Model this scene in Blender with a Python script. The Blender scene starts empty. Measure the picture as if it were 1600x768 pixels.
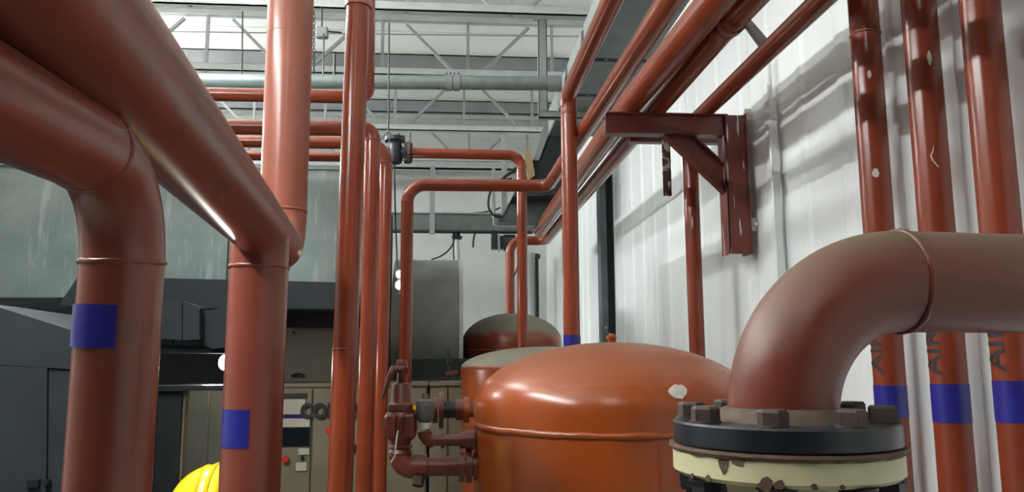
import bpy, bmesh, math, random
from mathutils import Vector, Matrix
random.seed(7)
PI = math.pi
SC = bpy.context.scene
COL = SC.collection

# ------------------------------------------------------------------ camera
EYE = Vector((0.0, 0.0, 2.25))          # photographer stands on a raised walkway
F_PX = 1226.0
ey = Vector((-100.0, -174.0, -F_PX)).normalized()      # world +Y in camera axes
ez = Vector((-40.0, 8654.0, -F_PX))
ez = (ez - ez.dot(ey) * ey).normalized()               # world +Z in camera axes
ex = ey.cross(ez).normalized()
W2C = Matrix((ex, ey, ez)).transposed()
C2W = W2C.transposed()
cam_d = bpy.data.cameras.new('camera')
cam = bpy.data.objects.new('camera', cam_d)
COL.objects.link(cam)
cam_d.sensor_width = 36.0
cam_d.lens = F_PX / 1600.0 * 36.0
cam_d.clip_start = 0.02
cam.matrix_world = Matrix.Translation(EYE) @ C2W.to_4x4()
SC.camera = cam

# ------------------------------------------------------------------ world, light, exposure
world = bpy.data.worlds.new('world')
SC.world = world
world.use_nodes = True
wb = world.node_tree.nodes['Background']
wb.inputs[0].default_value = (0.80, 0.88, 1.0, 1)
wb.inputs[1].default_value = 0.05
SC.view_settings.view_transform = 'Standard'
SC.view_settings.look = 'None'
SC.view_settings.exposure = 0.0
SC.view_settings.gamma = 1.0
SC.view_settings.use_curve_mapping = False


# unseen fluorescent battens, last two added for roof light and front fill: (centre x, y, z, length along Y)
# name of place, power in watts radiated by the two bare tubes
BATTENS = [(-1.75, 1.6, 4.0, 2.4, 340.0), (-2.0, 4.4, 4.74, 1.3, 270.0), (-4.4, 7.6, 4.55, 2.6, 1250.0),
           (-0.3, -0.9, 4.75, 2.0, 60.0)]

# ------------------------------------------------------------------ projection helpers (photo frame 1600x768)
def ray(px, py):
    return C2W @ Vector((px - 800.0, 384.0 - py, -F_PX))
def P(px, py, Y):
    d = ray(px, py); return EYE + d * (Y / d.y)
def PX(px, py, X):
    d = ray(px, py); return EYE + d * (X / d.x)
def PZ(px, py, z):
    d = ray(px, py); return EYE + d * ((z - EYE.z) / d.z)
def zat(px, py, Y):
    return P(px, py, Y).z

# ------------------------------------------------------------------ materials
def newmat(name):
    m = bpy.data.materials.new(name); m.use_nodes = True
    nt = m.node_tree
    return m, nt, nt.nodes['Principled BSDF']

def mixrgb(nt, fac, a, b, blend='MIX'):
    n = nt.nodes.new('ShaderNodeMix'); n.data_type = 'RGBA'; n.blend_type = blend
    for sock, v in ((n.inputs[0], fac), (n.inputs[6], a), (n.inputs[7], b)):
        if hasattr(v, 'links'): nt.links.new(v, sock)
        elif isinstance(v, (int, float)): sock.default_value = v
        else: sock.default_value = (*v, 1.0)
    return n.outputs[2]

def noise(nt, scale, detail=4, rough=0.55, vec=None, stretch=None):
    geo = nt.nodes.new('ShaderNodeNewGeometry')
    src = geo.outputs['Position'] if vec is None else vec
    if stretch:
        mp = nt.nodes.new('ShaderNodeMapping')
        mp.inputs['Scale'].default_value = stretch
        nt.links.new(src, mp.inputs['Vector']); src = mp.outputs[0]
    n = nt.nodes.new('ShaderNodeTexNoise')
    n.inputs['Scale'].default_value = scale
    n.inputs['Detail'].default_value = detail
    n.inputs['Roughness'].default_value = rough
    nt.links.new(src, n.inputs['Vector'])
    return n.outputs[0]

def ramp(nt, sock, lo, hi):
    n = nt.nodes.new('ShaderNodeMapRange')
    n.inputs[1].default_value = lo; n.inputs[2].default_value = hi
    n.clamp = True
    nt.links.new(sock, n.inputs[0])
    return n.outputs[0]

def math_node(nt, op, a, b=None):
    n = nt.nodes.new('ShaderNodeMath'); n.operation = op
    for s, v in ((n.inputs[0], a), (n.inputs[1], b)):
        if v is None: continue
        if hasattr(v, 'links'): nt.links.new(v, s)
        else: s.default_value = v
    return n.outputs[0]

def bump(nt, bs, sock, strength, dist=0.002):
    b = nt.nodes.new('ShaderNodeBump')
    b.inputs['Strength'].default_value = strength
    b.inputs['Distance'].default_value = dist
    nt.links.new(sock, b.inputs['Height'])
    nt.links.new(b.outputs[0], bs.inputs['Normal'])

def plain(name, col, rough=0.5, metal=0.0, var=0.18, scale=9.0, bmp=0.0, spec=0.5):
    m, nt, bs = newmat(name)
    n = ramp(nt, noise(nt, scale), 0.3, 0.7)
    dark = tuple(c * (1 - var) for c in col)
    nt.links.new(mixrgb(nt, n, dark, col), bs.inputs['Base Color'])
    bs.inputs['Roughness'].default_value = rough
    bs.inputs['Metallic'].default_value = metal
    bs.inputs['Specular IOR Level'].default_value = spec
    if bmp: bump(nt, bs, noise(nt, scale * 6), bmp)
    return m

def paint(name, col, dust=0.0, rough=0.3, dust_col=(0.26, 0.21, 0.15), var=0.22, dust_lo=0.45, dust_hi=0.95, soot=0.0, wob_s=7.0, wob_a=0.9):
    """glossy oil paint on steel, with settled dust lying on upward faces"""
    m, nt, bs = newmat(name)
    n = ramp(nt, noise(nt, 5.0, 5), 0.3, 0.72)
    c = mixrgb(nt, n, tuple(v * (1 - var) for v in col), col)
    fine = ramp(nt, noise(nt, 60.0, 3), 0.62, 0.78)
    c = mixrgb(nt, math_node(nt, 'MULTIPLY', fine, 0.08), c, tuple(v * 0.6 for v in col))
    if soot:
        s = ramp(nt, noise(nt, 3.3, 4, 0.6, stretch=(1, 1, 0.35)), 0.55, 0.75)
        c = mixrgb(nt, math_node(nt, 'MULTIPLY', s, soot), c, (0.05, 0.022, 0.018))
    rsock = None
    if dust:
        geo = nt.nodes.new('ShaderNodeNewGeometry')
        sep = nt.nodes.new('ShaderNodeSeparateXYZ')
        nt.links.new(geo.outputs['Normal'], sep.inputs[0])
        wob = math_node(nt, 'MULTIPLY', math_node(nt, 'SUBTRACT', noise(nt, wob_s, 5, 0.6), 0.5), wob_a)
        up = ramp(nt, math_node(nt, 'ADD', sep.outputs[2], wob), dust_lo, dust_hi)
        fac = math_node(nt, 'MULTIPLY', up, dust)
        c = mixrgb(nt, fac, c, dust_col)
        rsock = ramp(nt, fac, 0.0, 1.0)
        rr = math_node(nt, 'ADD', math_node(nt, 'MULTIPLY', rsock, 0.5), rough)
        nt.links.new(rr, bs.inputs['Roughness'])
    else:
        rr = math_node(nt, 'ADD', math_node(nt, 'MULTIPLY', n, 0.12), rough - 0.05)
        nt.links.new(rr, bs.inputs['Roughness'])
    nt.links.new(c, bs.inputs['Base Color'])
    bs.inputs['Specular IOR Level'].default_value = 0.5
    bump(nt, bs, noise(nt, 30.0, 2), 0.025, 0.002)
    return m

RED = (0.25, 0.045, 0.017)
M = {}
M['red'] = paint('red_oxide_pipe_paint', RED, 0.22, 0.24, dust_col=(0.20, 0.13, 0.09))
M['red_wall'] = paint('red_oxide_wall_pipe_paint', (0.235, 0.042, 0.018), 0.2, 0.24, dust_col=(0.20, 0.13, 0.09), soot=0.2)
M['red_big'] = paint('red_oxide_header_paint', (0.225, 0.052, 0.033), 0.35, 0.26, dust_col=(0.22, 0.15, 0.12), soot=0.3)
M['red_pink'] = paint('pale_red_riser_paint', (0.34, 0.105, 0.068), 0.25, 0.28, dust_col=(0.34, 0.27, 0.22))  # paler, pinker red for the header's far riser and the coupling
M['red_elbow'] = paint('dusty_red_elbow_paint', (0.17, 0.034, 0.017), 0.9, 0.34, dust_col=(0.115, 0.084, 0.052), dust_lo=0.15, dust_hi=0.95, wob_s=9.0, wob_a=1.3)
M['orange'] = paint('orange_receiver_paint', (0.33, 0.064, 0.010), 0.75, 0.25, dust_col=(0.16, 0.12, 0.085), dust_lo=0.66, dust_hi=1.22, soot=0.15, wob_s=3.0, wob_a=0.7)
M['orange_dusty'] = paint('dust_covered_receiver_paint', (0.25, 0.048, 0.016), 1.0, 0.28, dust_col=(0.19, 0.17, 0.13), dust_lo=0.3, dust_hi=0.6)
M['hub_dust'] = plain('brown_dust_on_hub', (0.10, 0.066, 0.046), 0.8, var=0.4, scale=30, bmp=0.3)
M['red_dark'] = paint('dark_red_primer', (0.13, 0.020, 0.012), 0.25, 0.4, soot=0.2)
M['valve_red'] = paint('old_red_valve_paint', (0.17, 0.036, 0.022), 0.4, 0.34, dust_col=(0.19, 0.12, 0.10))
M['blue'] = plain('blue_tape', (0.022, 0.022, 0.23), 0.25, var=0.15)
M['black_text'] = plain('black_lettering_paint', (0.012, 0.012, 0.014), 0.5)
M['chip'] = plain('bare_chipped_undercoat', (0.62, 0.58, 0.50), 0.7, var=0.2, scale=60)
M['chip_edge'] = plain('dark_chip_rim', (0.05, 0.02, 0.015), 0.7)
M['flange_black'] = plain('black_enamel_flange', (0.016, 0.020, 0.026), 0.3, var=0.5, scale=22, bmp=0.1)
M['cream'] = plain('cream_flange_paint', (0.62, 0.57, 0.34), 0.42, var=0.14, scale=14)
M['rust'] = plain('rusty_gasket_steel', (0.13, 0.07, 0.045), 0.75, var=0.45, scale=40, bmp=0.4)
M['bolt'] = plain('rusty_dark_bolt_steel', (0.085, 0.055, 0.045), 0.62, metal=0.3, var=0.55, scale=55, bmp=0.3)
M['bolt_black'] = plain('black_nut_steel', (0.02, 0.021, 0.023), 0.45, metal=0.3, var=0.4, scale=40)
M['galv'] = plain('galvanised_steel', (0.24, 0.29, 0.29), 0.42, metal=0.35, var=0.25, scale=14)
M['galv_dull'] = plain('dull_galvanised_strut', (0.42, 0.44, 0.43), 0.55, metal=0.15, var=0.2)
M['truss'] = plain('grey_truss_paint', (0.36, 0.37, 0.36), 0.55, var=0.18)
M['truss_light'] = plain('pale_grey_chord_paint', (0.50, 0.52, 0.50), 0.55, var=0.18)
M['purlin'] = plain('grey_purlin_paint', (0.25, 0.26, 0.27), 0.6, var=0.2, scale=4)
M['roof'] = plain('white_roof_lining', (0.78, 0.77, 0.73), 0.75, var=0.06, scale=3)
M['duct'] = plain('grey_green_duct_sheet', (0.12, 0.15, 0.142), 0.45, metal=0.25, var=0.3, scale=6)
M['duct_pale'] = plain('pale_duct_sheet', (0.30, 0.33, 0.31), 0.5, metal=0.1, var=0.15, scale=6)
M['dark_duct'] = plain('dark_blue_grey_sheet', (0.028, 0.036, 0.041), 0.72, metal=0.0, spec=0.25, var=0.3, scale=4)
M['dark'] = plain('black_steel', (0.015, 0.017, 0.02), 0.4, var=0.3)
M['cable'] = plain('black_rubber_cable', (0.012, 0.012, 0.012), 0.6)
M['vessel'] = plain('dull_grey_vessel_sheet', (0.17, 0.175, 0.155), 0.5, metal=0.1, var=0.35, scale=5)
M['teal'] = plain('teal_grey_column_paint', (0.085, 0.115, 0.125), 0.45, metal=0.2, var=0.35, scale=10)
M['beige'] = plain('dirty_beige_panel', (0.21, 0.19, 0.13), 0.42, var=0.22, scale=5)
M['brushed'] = plain('brushed_panel_metal', (0.28, 0.28, 0.23), 0.35, metal=0.5, var=0.3, scale=5)
M['yellow'] = plain('glossy_yellow_plastic', (0.85, 0.60, 0.01), 0.22, var=0.05)
M['brass'] = plain('brass_fitting', (0.45, 0.30, 0.10), 0.3, metal=0.8)
M['white_plastic'] = plain('white_plastic', (0.75, 0.74, 0.70), 0.4, var=0.08)
M['grey_plastic'] = plain('grey_valve_casting', (0.16, 0.16, 0.15), 0.5, var=0.3, scale=40)
M['valve_black'] = plain('dark_navy_valve_casting', (0.018, 0.024, 0.036), 0.4, var=0.4, scale=30)
M['cardboard'] = plain('tan_insulation_board', (0.45, 0.34, 0.20), 0.8, var=0.15)
M['floor'] = plain('grey_concrete', (0.22, 0.22, 0.21), 0.7, var=0.25, scale=3)
M['skin'] = plain('skin', (0.42, 0.24, 0.16), 0.5, var=0.1)
M['cloth'] = plain('navy_work_cloth', (0.03, 0.045, 0.09), 0.85, var=0.2)
M['red_button'] = plain('red_push_button', (0.5, 0.03, 0.02), 0.4)
M['display'] = plain('dark_display_glass', (0.01, 0.013, 0.018), 0.15)
M['label_white'] = plain('pale_instruction_label', (0.50, 0.50, 0.44), 0.6, var=0.1)

def wall_paint():
    m, nt, bs = newmat('white_wall_paint')
    n = ramp(nt, noise(nt, 1.6, 5, 0.6, stretch=(1, 1.6, 0.25)), 0.3, 0.7)
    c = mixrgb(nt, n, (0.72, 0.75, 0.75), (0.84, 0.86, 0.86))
    st = ramp(nt, noise(nt, 6.0, 4, 0.6, stretch=(1, 1, 0.12)), 0.62, 0.8)
    c = mixrgb(nt, math_node(nt, 'MULTIPLY', st, 0.35), c, (0.48, 0.47, 0.42))
    nt.links.new(c, bs.inputs['Base Color'])
    bs.inputs['Roughness'].default_value = 0.45
    return m
M['wall'] = wall_paint()

def far_wall_paint():
    m, nt, bs = newmat('grey_white_far_wall_paint')
    n = ramp(nt, noise(nt, 1.2, 5, 0.6), 0.3, 0.7)
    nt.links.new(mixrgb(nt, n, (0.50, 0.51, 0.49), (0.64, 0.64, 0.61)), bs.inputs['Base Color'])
    bs.inputs['Roughness'].default_value = 0.7
    return m
M['far_wall'] = far_wall_paint()

def plenum_sheet():
    m, nt, bs = newmat('streaked_galvanised_plenum')
    n = ramp(nt, noise(nt, 3.0, 5, 0.6), 0.3, 0.7)
    c = mixrgb(nt, n, (0.12, 0.155, 0.145), (0.20, 0.24, 0.225))
    st = ramp(nt, noise(nt, 16.0, 4, 0.7, stretch=(1, 1, 0.14)), 0.56, 0.72)
    c = mixrgb(nt, math_node(nt, 'MULTIPLY', st, 0.45), c, (0.40, 0.44, 0.42))
    nt.links.new(c, bs.inputs['Base Color'])
    bs.inputs['Roughness'].default_value = 0.45
    bs.inputs['Metallic'].default_value = 0.25
    return m
M['plenum'] = plenum_sheet()

def peeling():
    m, nt, bs = newmat('peeling_paint_on_dark_primer')
    n = ramp(nt, noise(nt, 26.0, 3, 0.5), 0.5, 0.53)
    nt.links.new(mixrgb(nt, n, (0.10, 0.045, 0.03), (0.60, 0.58, 0.52)), bs.inputs['Base Color'])
    bs.inputs['Roughness'].default_value = 0.6
    return m
M['peeling'] = peeling()

def runny_primer():
    m, nt, bs = newmat('dark_red_primer_runs_over_white')
    n = ramp(nt, noise(nt, 40.0, 3, 0.5, stretch=(1, 1, 0.08)), 0.60, 0.62)
    c = mixrgb(nt, n, (0.13, 0.022, 0.016), (0.62, 0.60, 0.55))
    nt.links.new(c, bs.inputs['Base Color'])
    bs.inputs['Roughness'].default_value = 0.4
    return m
M['runny'] = runny_primer()

def emitter(name, col, s):
    m = bpy.data.materials.new(name); m.use_nodes = True
    nt = m.node_tree; nt.nodes.clear()
    o = nt.nodes.new('ShaderNodeOutputMaterial'); e = nt.nodes.new('ShaderNodeEmission')
    e.inputs[0].default_value = (*col, 1); e.inputs[1].default_value = s
    nt.links.new(e.outputs[0], o.inputs[0])
    return m
M['lamp'] = emitter('lit_lamp', (1.0, 0.97, 0.88), 14.0)

# ------------------------------------------------------------------ object helpers
def thing(name, label, cat, loc, group=None):
    o = bpy.data.objects.new(name, None); COL.objects.link(o)
    o.empty_display_size = 0.05
    o.location = loc; o['label'] = label; o['category'] = cat
    if group: o['group'] = group
    return o

def root_loc(parent):
    v = Vector((0, 0, 0))
    while parent is not None:
        v += Vector(parent.location); parent = parent.parent
    return v

def part(name, verts, faces, mat, parent=None, smooth=True, angle=40, label=None, origin=None):
    """one mesh object from world-space verts; stored relative to its parent's base"""
    off = root_loc(parent)
    if origin is not None: off = Vector(origin)
    me = bpy.data.meshes.new(name)
    me.from_pydata([tuple(Vector(v) - off) for v in verts], [], faces)
    bm = bmesh.new(); bm.from_mesh(me)
    bmesh.ops.recalc_face_normals(bm, faces=bm.faces)
    bm.to_mesh(me); bm.free()
    if smooth:
        me.shade_smooth()
        me.set_sharp_from_angle(angle=math.radians(angle))
    me.materials.append(M[mat] if isinstance(mat, str) else mat)
    o = bpy.data.objects.new(name, me); COL.objects.link(o)
    if parent is not None: o.parent = parent
    if origin is not None: o.location = Vector(origin) - root_loc(parent)
    if label: o['label'] = label
    return o

def tag(o, label, cat, group=None):
    o['label'] = label; o['category'] = cat
    if group: o['group'] = group
    return o

def struct(o):
    o['kind'] = 'structure'; return o

class MB:
    def __init__(self): self.v = []; self.f = []
    def add(self, vs, fs):
        b = len(self.v); self.v += [Vector(p) for p in vs]
        self.f += [tuple(i + b for i in f) for f in fs]; return self
    def box(self, a, b):
        x0, y0, z0 = a; x1, y1, z1 = b
        return self.add([(x0, y0, z0), (x1, y0, z0), (x1, y1, z0), (x0, y1, z0), (x0, y0, z1), (x1, y0, z1), (x1, y1, z1), (x0, y1, z1)],
                        [(0, 3, 2, 1), (4, 5, 6, 7), (0, 1, 5, 4), (1, 2, 6, 5), (2, 3, 7, 6), (3, 0, 4, 7)])
    def bar(self, a, b, w, h, up=(0, 0, 1)):
        a = Vector(a); b = Vector(b); t = (b - a).normalized()
        u = Vector(up); u = u - u.dot(t) * t
        if u.length < 1e-4: u = Vector((0, 1, 0)); u = u - u.dot(t) * t
        u.normalize(); s = t.cross(u)
        vs = []
        for p in (a, b):
            for i, j in ((-1, -1), (1, -1), (1, 1), (-1, 1)):
                vs.append(p + s * (i * w / 2) + u * (j * h / 2))
        return self.add(vs, [(0, 3, 2, 1), (4, 5, 6, 7), (0, 1, 5, 4), (1, 2, 6, 5), (2, 3, 7, 6), (3, 0, 4, 7)])
    def sweep(self, pts, rad, seg=20, cap=True):
        pts = [Vector(p) for p in pts]; n = len(pts)
        rads = rad if isinstance(rad, (list, tuple)) else [rad] * n
        T = []
        for i in range(n):
            if i == 0: t = pts[1] - pts[0]
            elif i == n - 1: t = pts[-1] - pts[-2]
            else: t = (pts[i + 1] - pts[i]).normalized() + (pts[i] - pts[i - 1]).normalized()
            T.append(t.normalized())
        ref = Vector((0, 0, 1)) if abs(T[0].z) < 0.9 else Vector((0, 1, 0))
        u = (ref - ref.dot(T[0]) * T[0]).normalized()
        vs = []; fs = []
        for i in range(n):
            if i:
                q = T[i - 1].rotation_difference(T[i]); u = q @ u
                u = (u - u.dot(T[i]) * T[i]).normalized()
            w = T[i].cross(u)
            for k in range(seg):
                a = 2 * PI * k / seg
                vs.append(pts[i] + (u * math.cos(a) + w * math.sin(a)) * rads[i])
        for i in range(n - 1):
            for k in range(seg):
                k2 = (k + 1) % seg
                fs.append((i * seg + k, i * seg + k2, (i + 1) * seg + k2, (i + 1) * seg + k))
        if cap:
            fs.append(tuple(reversed(range(seg)))); fs.append(tuple(range((n - 1) * seg, n * seg)))
        return self.add(vs, fs)
    def lathe(self, base, axis, prof, seg=48):
        """prof: (distance along axis, radius)"""
        axis = Vector(axis).normalized(); base = Vector(base)
        ref = Vector((0, 0, 1)) if abs(axis.z) < 0.9 else Vector((0, 1, 0))
        u = (ref - ref.dot(axis) * axis).normalized(); w = axis.cross(u)
        vs = []; fs = []
        for d, r in prof:
            for k in range(seg):
                a = 2 * PI * k / seg
                vs.append(base + axis * d + (u * math.cos(a) + w * math.sin(a)) * max(r, 1e-4))
        m = len(prof)
        for i in range(m - 1):
            for k in range(seg):
                k2 = (k + 1) % seg
                fs.append((i * seg + k, i * seg + k2, (i + 1) * seg + k2, (i + 1) * seg + k))
        fs.append(tuple(reversed(range(seg)))); fs.append(tuple(range((m - 1) * seg, m * seg)))
        return self.add(vs, fs)
    def prism(self, poly, vec):
        n = len(poly); vec = Vector(vec)
        vs = [Vector(p) for p in poly] + [Vector(p) + vec for p in poly]
        fs = [tuple(range(n)), tuple(reversed(range(n, 2 * n)))]
        for i in range(n):
            j = (i + 1) % n; fs.append((i, i + n, j + n, j))
        return self.add(vs, fs)
    def build(self, name, mat, parent=None, smooth=True, angle=40, label=None, origin=None):
        return part(name, self.v, self.f, mat, parent, smooth, angle, label, origin)

def bevel(o, w=0.004, seg=2):
    md = o.modifiers.new('bevel', 'BEVEL'); md.width = w; md.segments = seg; md.limit_method = 'ANGLE'
    return o

def weld(parent, c, axis, r, fat=0.006, mat='red', seg=48, name='weld_bead'):
    """lumpy bead of weld metal round a pipe"""
    axis = Vector(axis).normalized()
    ref = Vector((0, 0, 1)) if abs(axis.z) < 0.9 else Vector((0, 1, 0))
    u = (ref - ref.dot(axis) * axis).normalized(); w = axis.cross(u); c = Vector(c)
    vs = []; fs = []; m = 6
    for k in range(seg):
        a = 2 * PI * k / seg
        d = u * math.cos(a) + w * math.sin(a)
        ff = fat * (0.75 + 0.5 * random.random()); sh = fat * 0.35 * (random.random() - 0.5)
        for j in range(m):
            b = 2 * PI * j / m
            vs.append(c + d * (r + ff * 0.75 * math.cos(b)) + axis * (sh + ff * 1.15 * math.sin(b)))
    for k in range(seg):
        for j in range(m):
            fs.append((k * m + j, ((k + 1) % seg) * m + j, ((k + 1) % seg) * m + (j + 1) % m, k * m + (j + 1) % m))
    return part(name, vs, fs, mat, parent, True, 180)

def band(parent, c, axis, r, length, mat='blue', a0=0.0, a1=2 * PI, tilt=0.0, name='tape_band', face=None, t=0.0012, label=None):
    """thin sleeve (or part of one) round a pipe; face = direction of the middle of a partial wrap"""
    axis = Vector(axis).normalized(); c = Vector(c)
    ref = Vector(face) if face is not None else (Vector((0, 1, 0)) if abs(axis.z) > 0.9 else Vector((0, 0, 1)))
    u = (ref - ref.dot(axis) * axis).normalized(); w = axis.cross(u)
    n = 40; full = abs(a1 - a0) > 6.28
    vs = []; fs = []
    for i in range(n + 1):
        a = a0 + (a1 - a0) * i / n
        d = u * math.cos(a) + w * math.sin(a)
        sh = tilt * (i / n - 0.5)
        for rr, h in ((r + 0.0003, 0), (r + t, 0), (r + t, 1), (r + 0.0003, 1)):
            vs.append(c + d * rr + axis * ((h - 0.5) * length + sh))
    for i in range(n):
        for j in range(4):
            fs.append((i * 4 + j, i * 4 + (j + 1) % 4, (i + 1) * 4 + (j + 1) % 4, (i + 1) * 4 + j))
    if not full: fs += [(0, 1, 2, 3), (n * 4 + 3, n * 4 + 2, n * 4 + 1, n * 4)]
    return part(name, vs, fs, mat, parent, True, 40, label)

def chip(parent, c, axis, r, face, sx, sz, mat='chip', seedv=1, name='paint_chip', pts=None):
    """irregular flake patch lying on a pipe of radius r; centre c on the pipe axis"""
    axis = Vector(axis).normalized(); c = Vector(c); u = Vector(face)
    u = (u - u.dot(axis) * axis).normalized(); w = axis.cross(u)
    rnd = random.Random(seedv); n = 14
    if pts is None:
        pts = [(math.cos(2 * PI * k / n) * sx * (0.8 + 0.35 * rnd.random()), math.sin(2 * PI * k / n) * sz * (0.8 + 0.35 * rnd.random())) for k in range(n)]
    vs = []
    for rr in (r - 0.001, r + 0.0012):
        for p, q in pts:
            a = p / r
            vs.append(c + (u * math.cos(a) + w * math.sin(a)) * rr + axis * q)
    n = len(pts)
    fs = [tuple(range(n)), tuple(reversed(range(n, 2 * n)))] + [(i, i + n, (i + 1) % n + n, (i + 1) % n) for i in range(n)]
    return part(name, vs, fs, mat, parent, False, label='bare spot where the paint has flaked off')

def fillet(pts, R, n=12):
    """returns list of ('run'|'elbow', [points])"""
    pts = [Vector(p) for p in pts]; out = []; start = pts[0]
    if not isinstance(R, (list, tuple)): R = [R] * (len(pts) - 2)
    for i in range(1, len(pts) - 1):
        a = (pts[i - 1] - pts[i]).normalized(); b = (pts[i + 1] - pts[i]).normalized()
        ang = a.angle(b); r = R[i - 1]
        t = r / math.tan(ang / 2)
        p0 = pts[i] + a * t; p1 = pts[i] + b * t
        c = pts[i] + (a + b).normalized() * (r / math.sin(ang / 2))
        arc = []
        v0 = p0 - c; v1 = p1 - c; tot = v0.angle(v1); ax = v0.cross(v1).normalized()
        for k in range(n + 1):
            arc.append(c + Matrix.Rotation(tot * k / n, 3, ax) @ v0)
        out.append(('run', [start, p0])); out.append(('elbow', arc)); start = p1
    out.append(('run', [start, pts[-1]]))
    return out

def pipe(name, label, cat, pts, r, mat, R=0.1, seg=32, group=None, welds=True, fat=0.004, base=None):
    pts = [Vector(p) for p in pts]
    lo = Vector(base) if base is not None else min(pts, key=lambda p: p.z)
    root = thing(name, label, cat, lo, group)
    if len(pts) == 2:
        MB().sweep(pts, r, seg).build('pipe_run', mat, root); return root
    for kind, pp in fillet(pts, R):
        if (pp[0] - pp[-1]).length < 1e-5: continue
        MB().sweep(pp, r, seg).build('pipe_run' if kind == 'run' else 'elbow', mat, root)
        if kind == 'elbow' and welds:
            weld(root, pp[0], pp[1] - pp[0], r, fat, mat, 32)
            weld(root, pp[-1], pp[-1] - pp[-2], r, fat, mat, 32)
    return root

def traced(name, poly, Y, depth, mat, parent=None, **kw):
    """a sheet-metal volume: outline at distance Y, real depth behind it"""
    b = MB().prism([P(x, y, Y) for x, y in poly], (0, depth, 0))
    return b.build(name, mat, parent, smooth=False, **kw)

# ================================================================== THE SETTING
Z0 = EYE.z
XW = 1.46          # inner face of the right wall
ZR = Z0 + 3.30     # underside of the roof lining
YF = 11.6          # far wall
b = MB().box((-7, -2.5, -0.15), (1.7, YF + .2, 0)); struct(b.build('floor', 'floor', smooth=False))
rf = struct(MB().box((-7, -2.5, ZR + .03), (1.7, YF + .2, ZR + .15)).build('ceiling', 'roof', smooth=False))
for i in range(14):
    y0 = -2.5 + i * 1.02
    MB().box((-7, y0 + .008, ZR), (1.66, y0 + 1.012, ZR + .031)).build('lining_panel', 'roof', rf, smooth=False)
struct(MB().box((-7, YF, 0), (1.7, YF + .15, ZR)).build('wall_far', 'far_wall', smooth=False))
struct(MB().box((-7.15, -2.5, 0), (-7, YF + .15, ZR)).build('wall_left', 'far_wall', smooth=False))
wr = struct(MB().box((XW + .035, -2.5, 0), (XW + .16, YF + .15, ZR)).build('wall_right', 'wall', smooth=False))
# ribbed wall sheets: each 1.05 m wide with three shallow ribs
sheet_me = None
for i in range(14):
    y0 = -2.5 + i * 1.015
    prof = []; w = 1.012
    for k in range(3):
        a = 0.09 + k * 0.338
        prof += [(a, 0), (a + .022, -.008), (a + .065, -.008), (a + .087, 0)]
    prof = [(0, 0)] + prof + [(w, 0)]
    back = [(w, .03), (0, .03)]
    if sheet_me is None:
        poly = [(XW + x, y0 + y, 0.0) for y, x in prof + back]
        o = MB().prism(poly, (0, 0, ZR)).build('wall_sheet', 'wall', wr, smooth=False, origin=(XW, y0, 0))
        sheet_me = o.data
    else:
        o = bpy.data.objects.new('wall_sheet', sheet_me); COL.objects.link(o); o.parent = wr
        o.location = (XW, y0, 0)

# ------------------------------------------------------------------ roof trusses
def make_truss(Y, node_x, label, off_top=Z0 + 3.14, off_bot=Z0 + 2.60):
    root = thing('roof_truss', label, 'truss', (0, Y, off_bot), 'roof trusses')
    x0, x1 = -6.9, XW - .03
    t = MB(); t.box((x0, Y - .04, off_top + .09), (x1, Y + .04, off_top + .10)); t.box((x0, Y - .008, off_top), (x1, Y, off_top + .10)); t.box((x0, Y - .04, off_top), (x1, Y + .04, off_top + .01)); t.build('top_chord', 'truss_light', root, smooth=False)
    t = MB(); t.box((x0, Y - .04, off_bot), (x1, Y + .04, off_bot + .012)); t.box((x0, Y - .04, off_bot), (x1, Y - .032, off_bot + .07)); t.build('bottom_chord', 'truss_light', root, smooth=False)
    k = -5
    for k in range(-5, 3):
        for j in range(2):
            x = node_x + k * 1.6 + j * .8
            if x0 + .05 < x < x1 - .05:
                MB().bar((x, Y, off_bot), (x, Y, off_top), .028, .028, (0, 1, 0)).build('web_post', 'truss', root, smooth=False)
        for s in (-1, 1):
            xa = node_x + k * 1.6; xb = xa + s * .58
            if min(xa, xb) > x0 and max(xa, xb) < x1:
                MB().bar((xa + s * .09, Y + .02, off_bot + .02), (xb, Y + .02, off_top - .02), .028, .03, (0, 1, 0)).build('web_diagonal', 'truss', root, smooth=False)
    return root
n1 = P(731, 100, 7.1).x
make_truss(5.72, n1 + .3, 'grey roof truss at the top edge, nearest of the row')
make_truss(7.1, n1, 'grey roof truss with webs just above the galvanised pipe')
make_truss(8.9, n1 + .8, 'grey roof truss seen just below the galvanised pipe')
make_truss(10.45, n1 + .1, 'grey roof truss farthest back, behind the dark blue valve')
for i, (y, lab) in enumerate(((8.3, 'grey roof purlin crossing behind the webs above the galvanised pipe'), (9.85, 'grey roof purlin crossing below the galvanised pipe'))):
    m = MB(); m.box((-6.9, y, ZR - .17), (XW - .03, y + .012, ZR - .002)); m.box((-6.9, y, ZR - .17), (XW - .03, y + .07, ZR - .158)); m.box((-6.9, y, ZR - .014), (XW - .03, y + .07, ZR - .002))
    tag(m.build('roof_purlin', 'purlin', smooth=False, origin=(0, y, ZR - .17)), lab, 'purlin', 'roof purlins')
m = MB().sweep([P(60, 47, 7.12), P(905, 57, 7.12)], .007, 8)
tag(m.build('bracing_rod', 'truss'), 'thin steel bracing rod strung across the white roof', 'rod')

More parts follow.
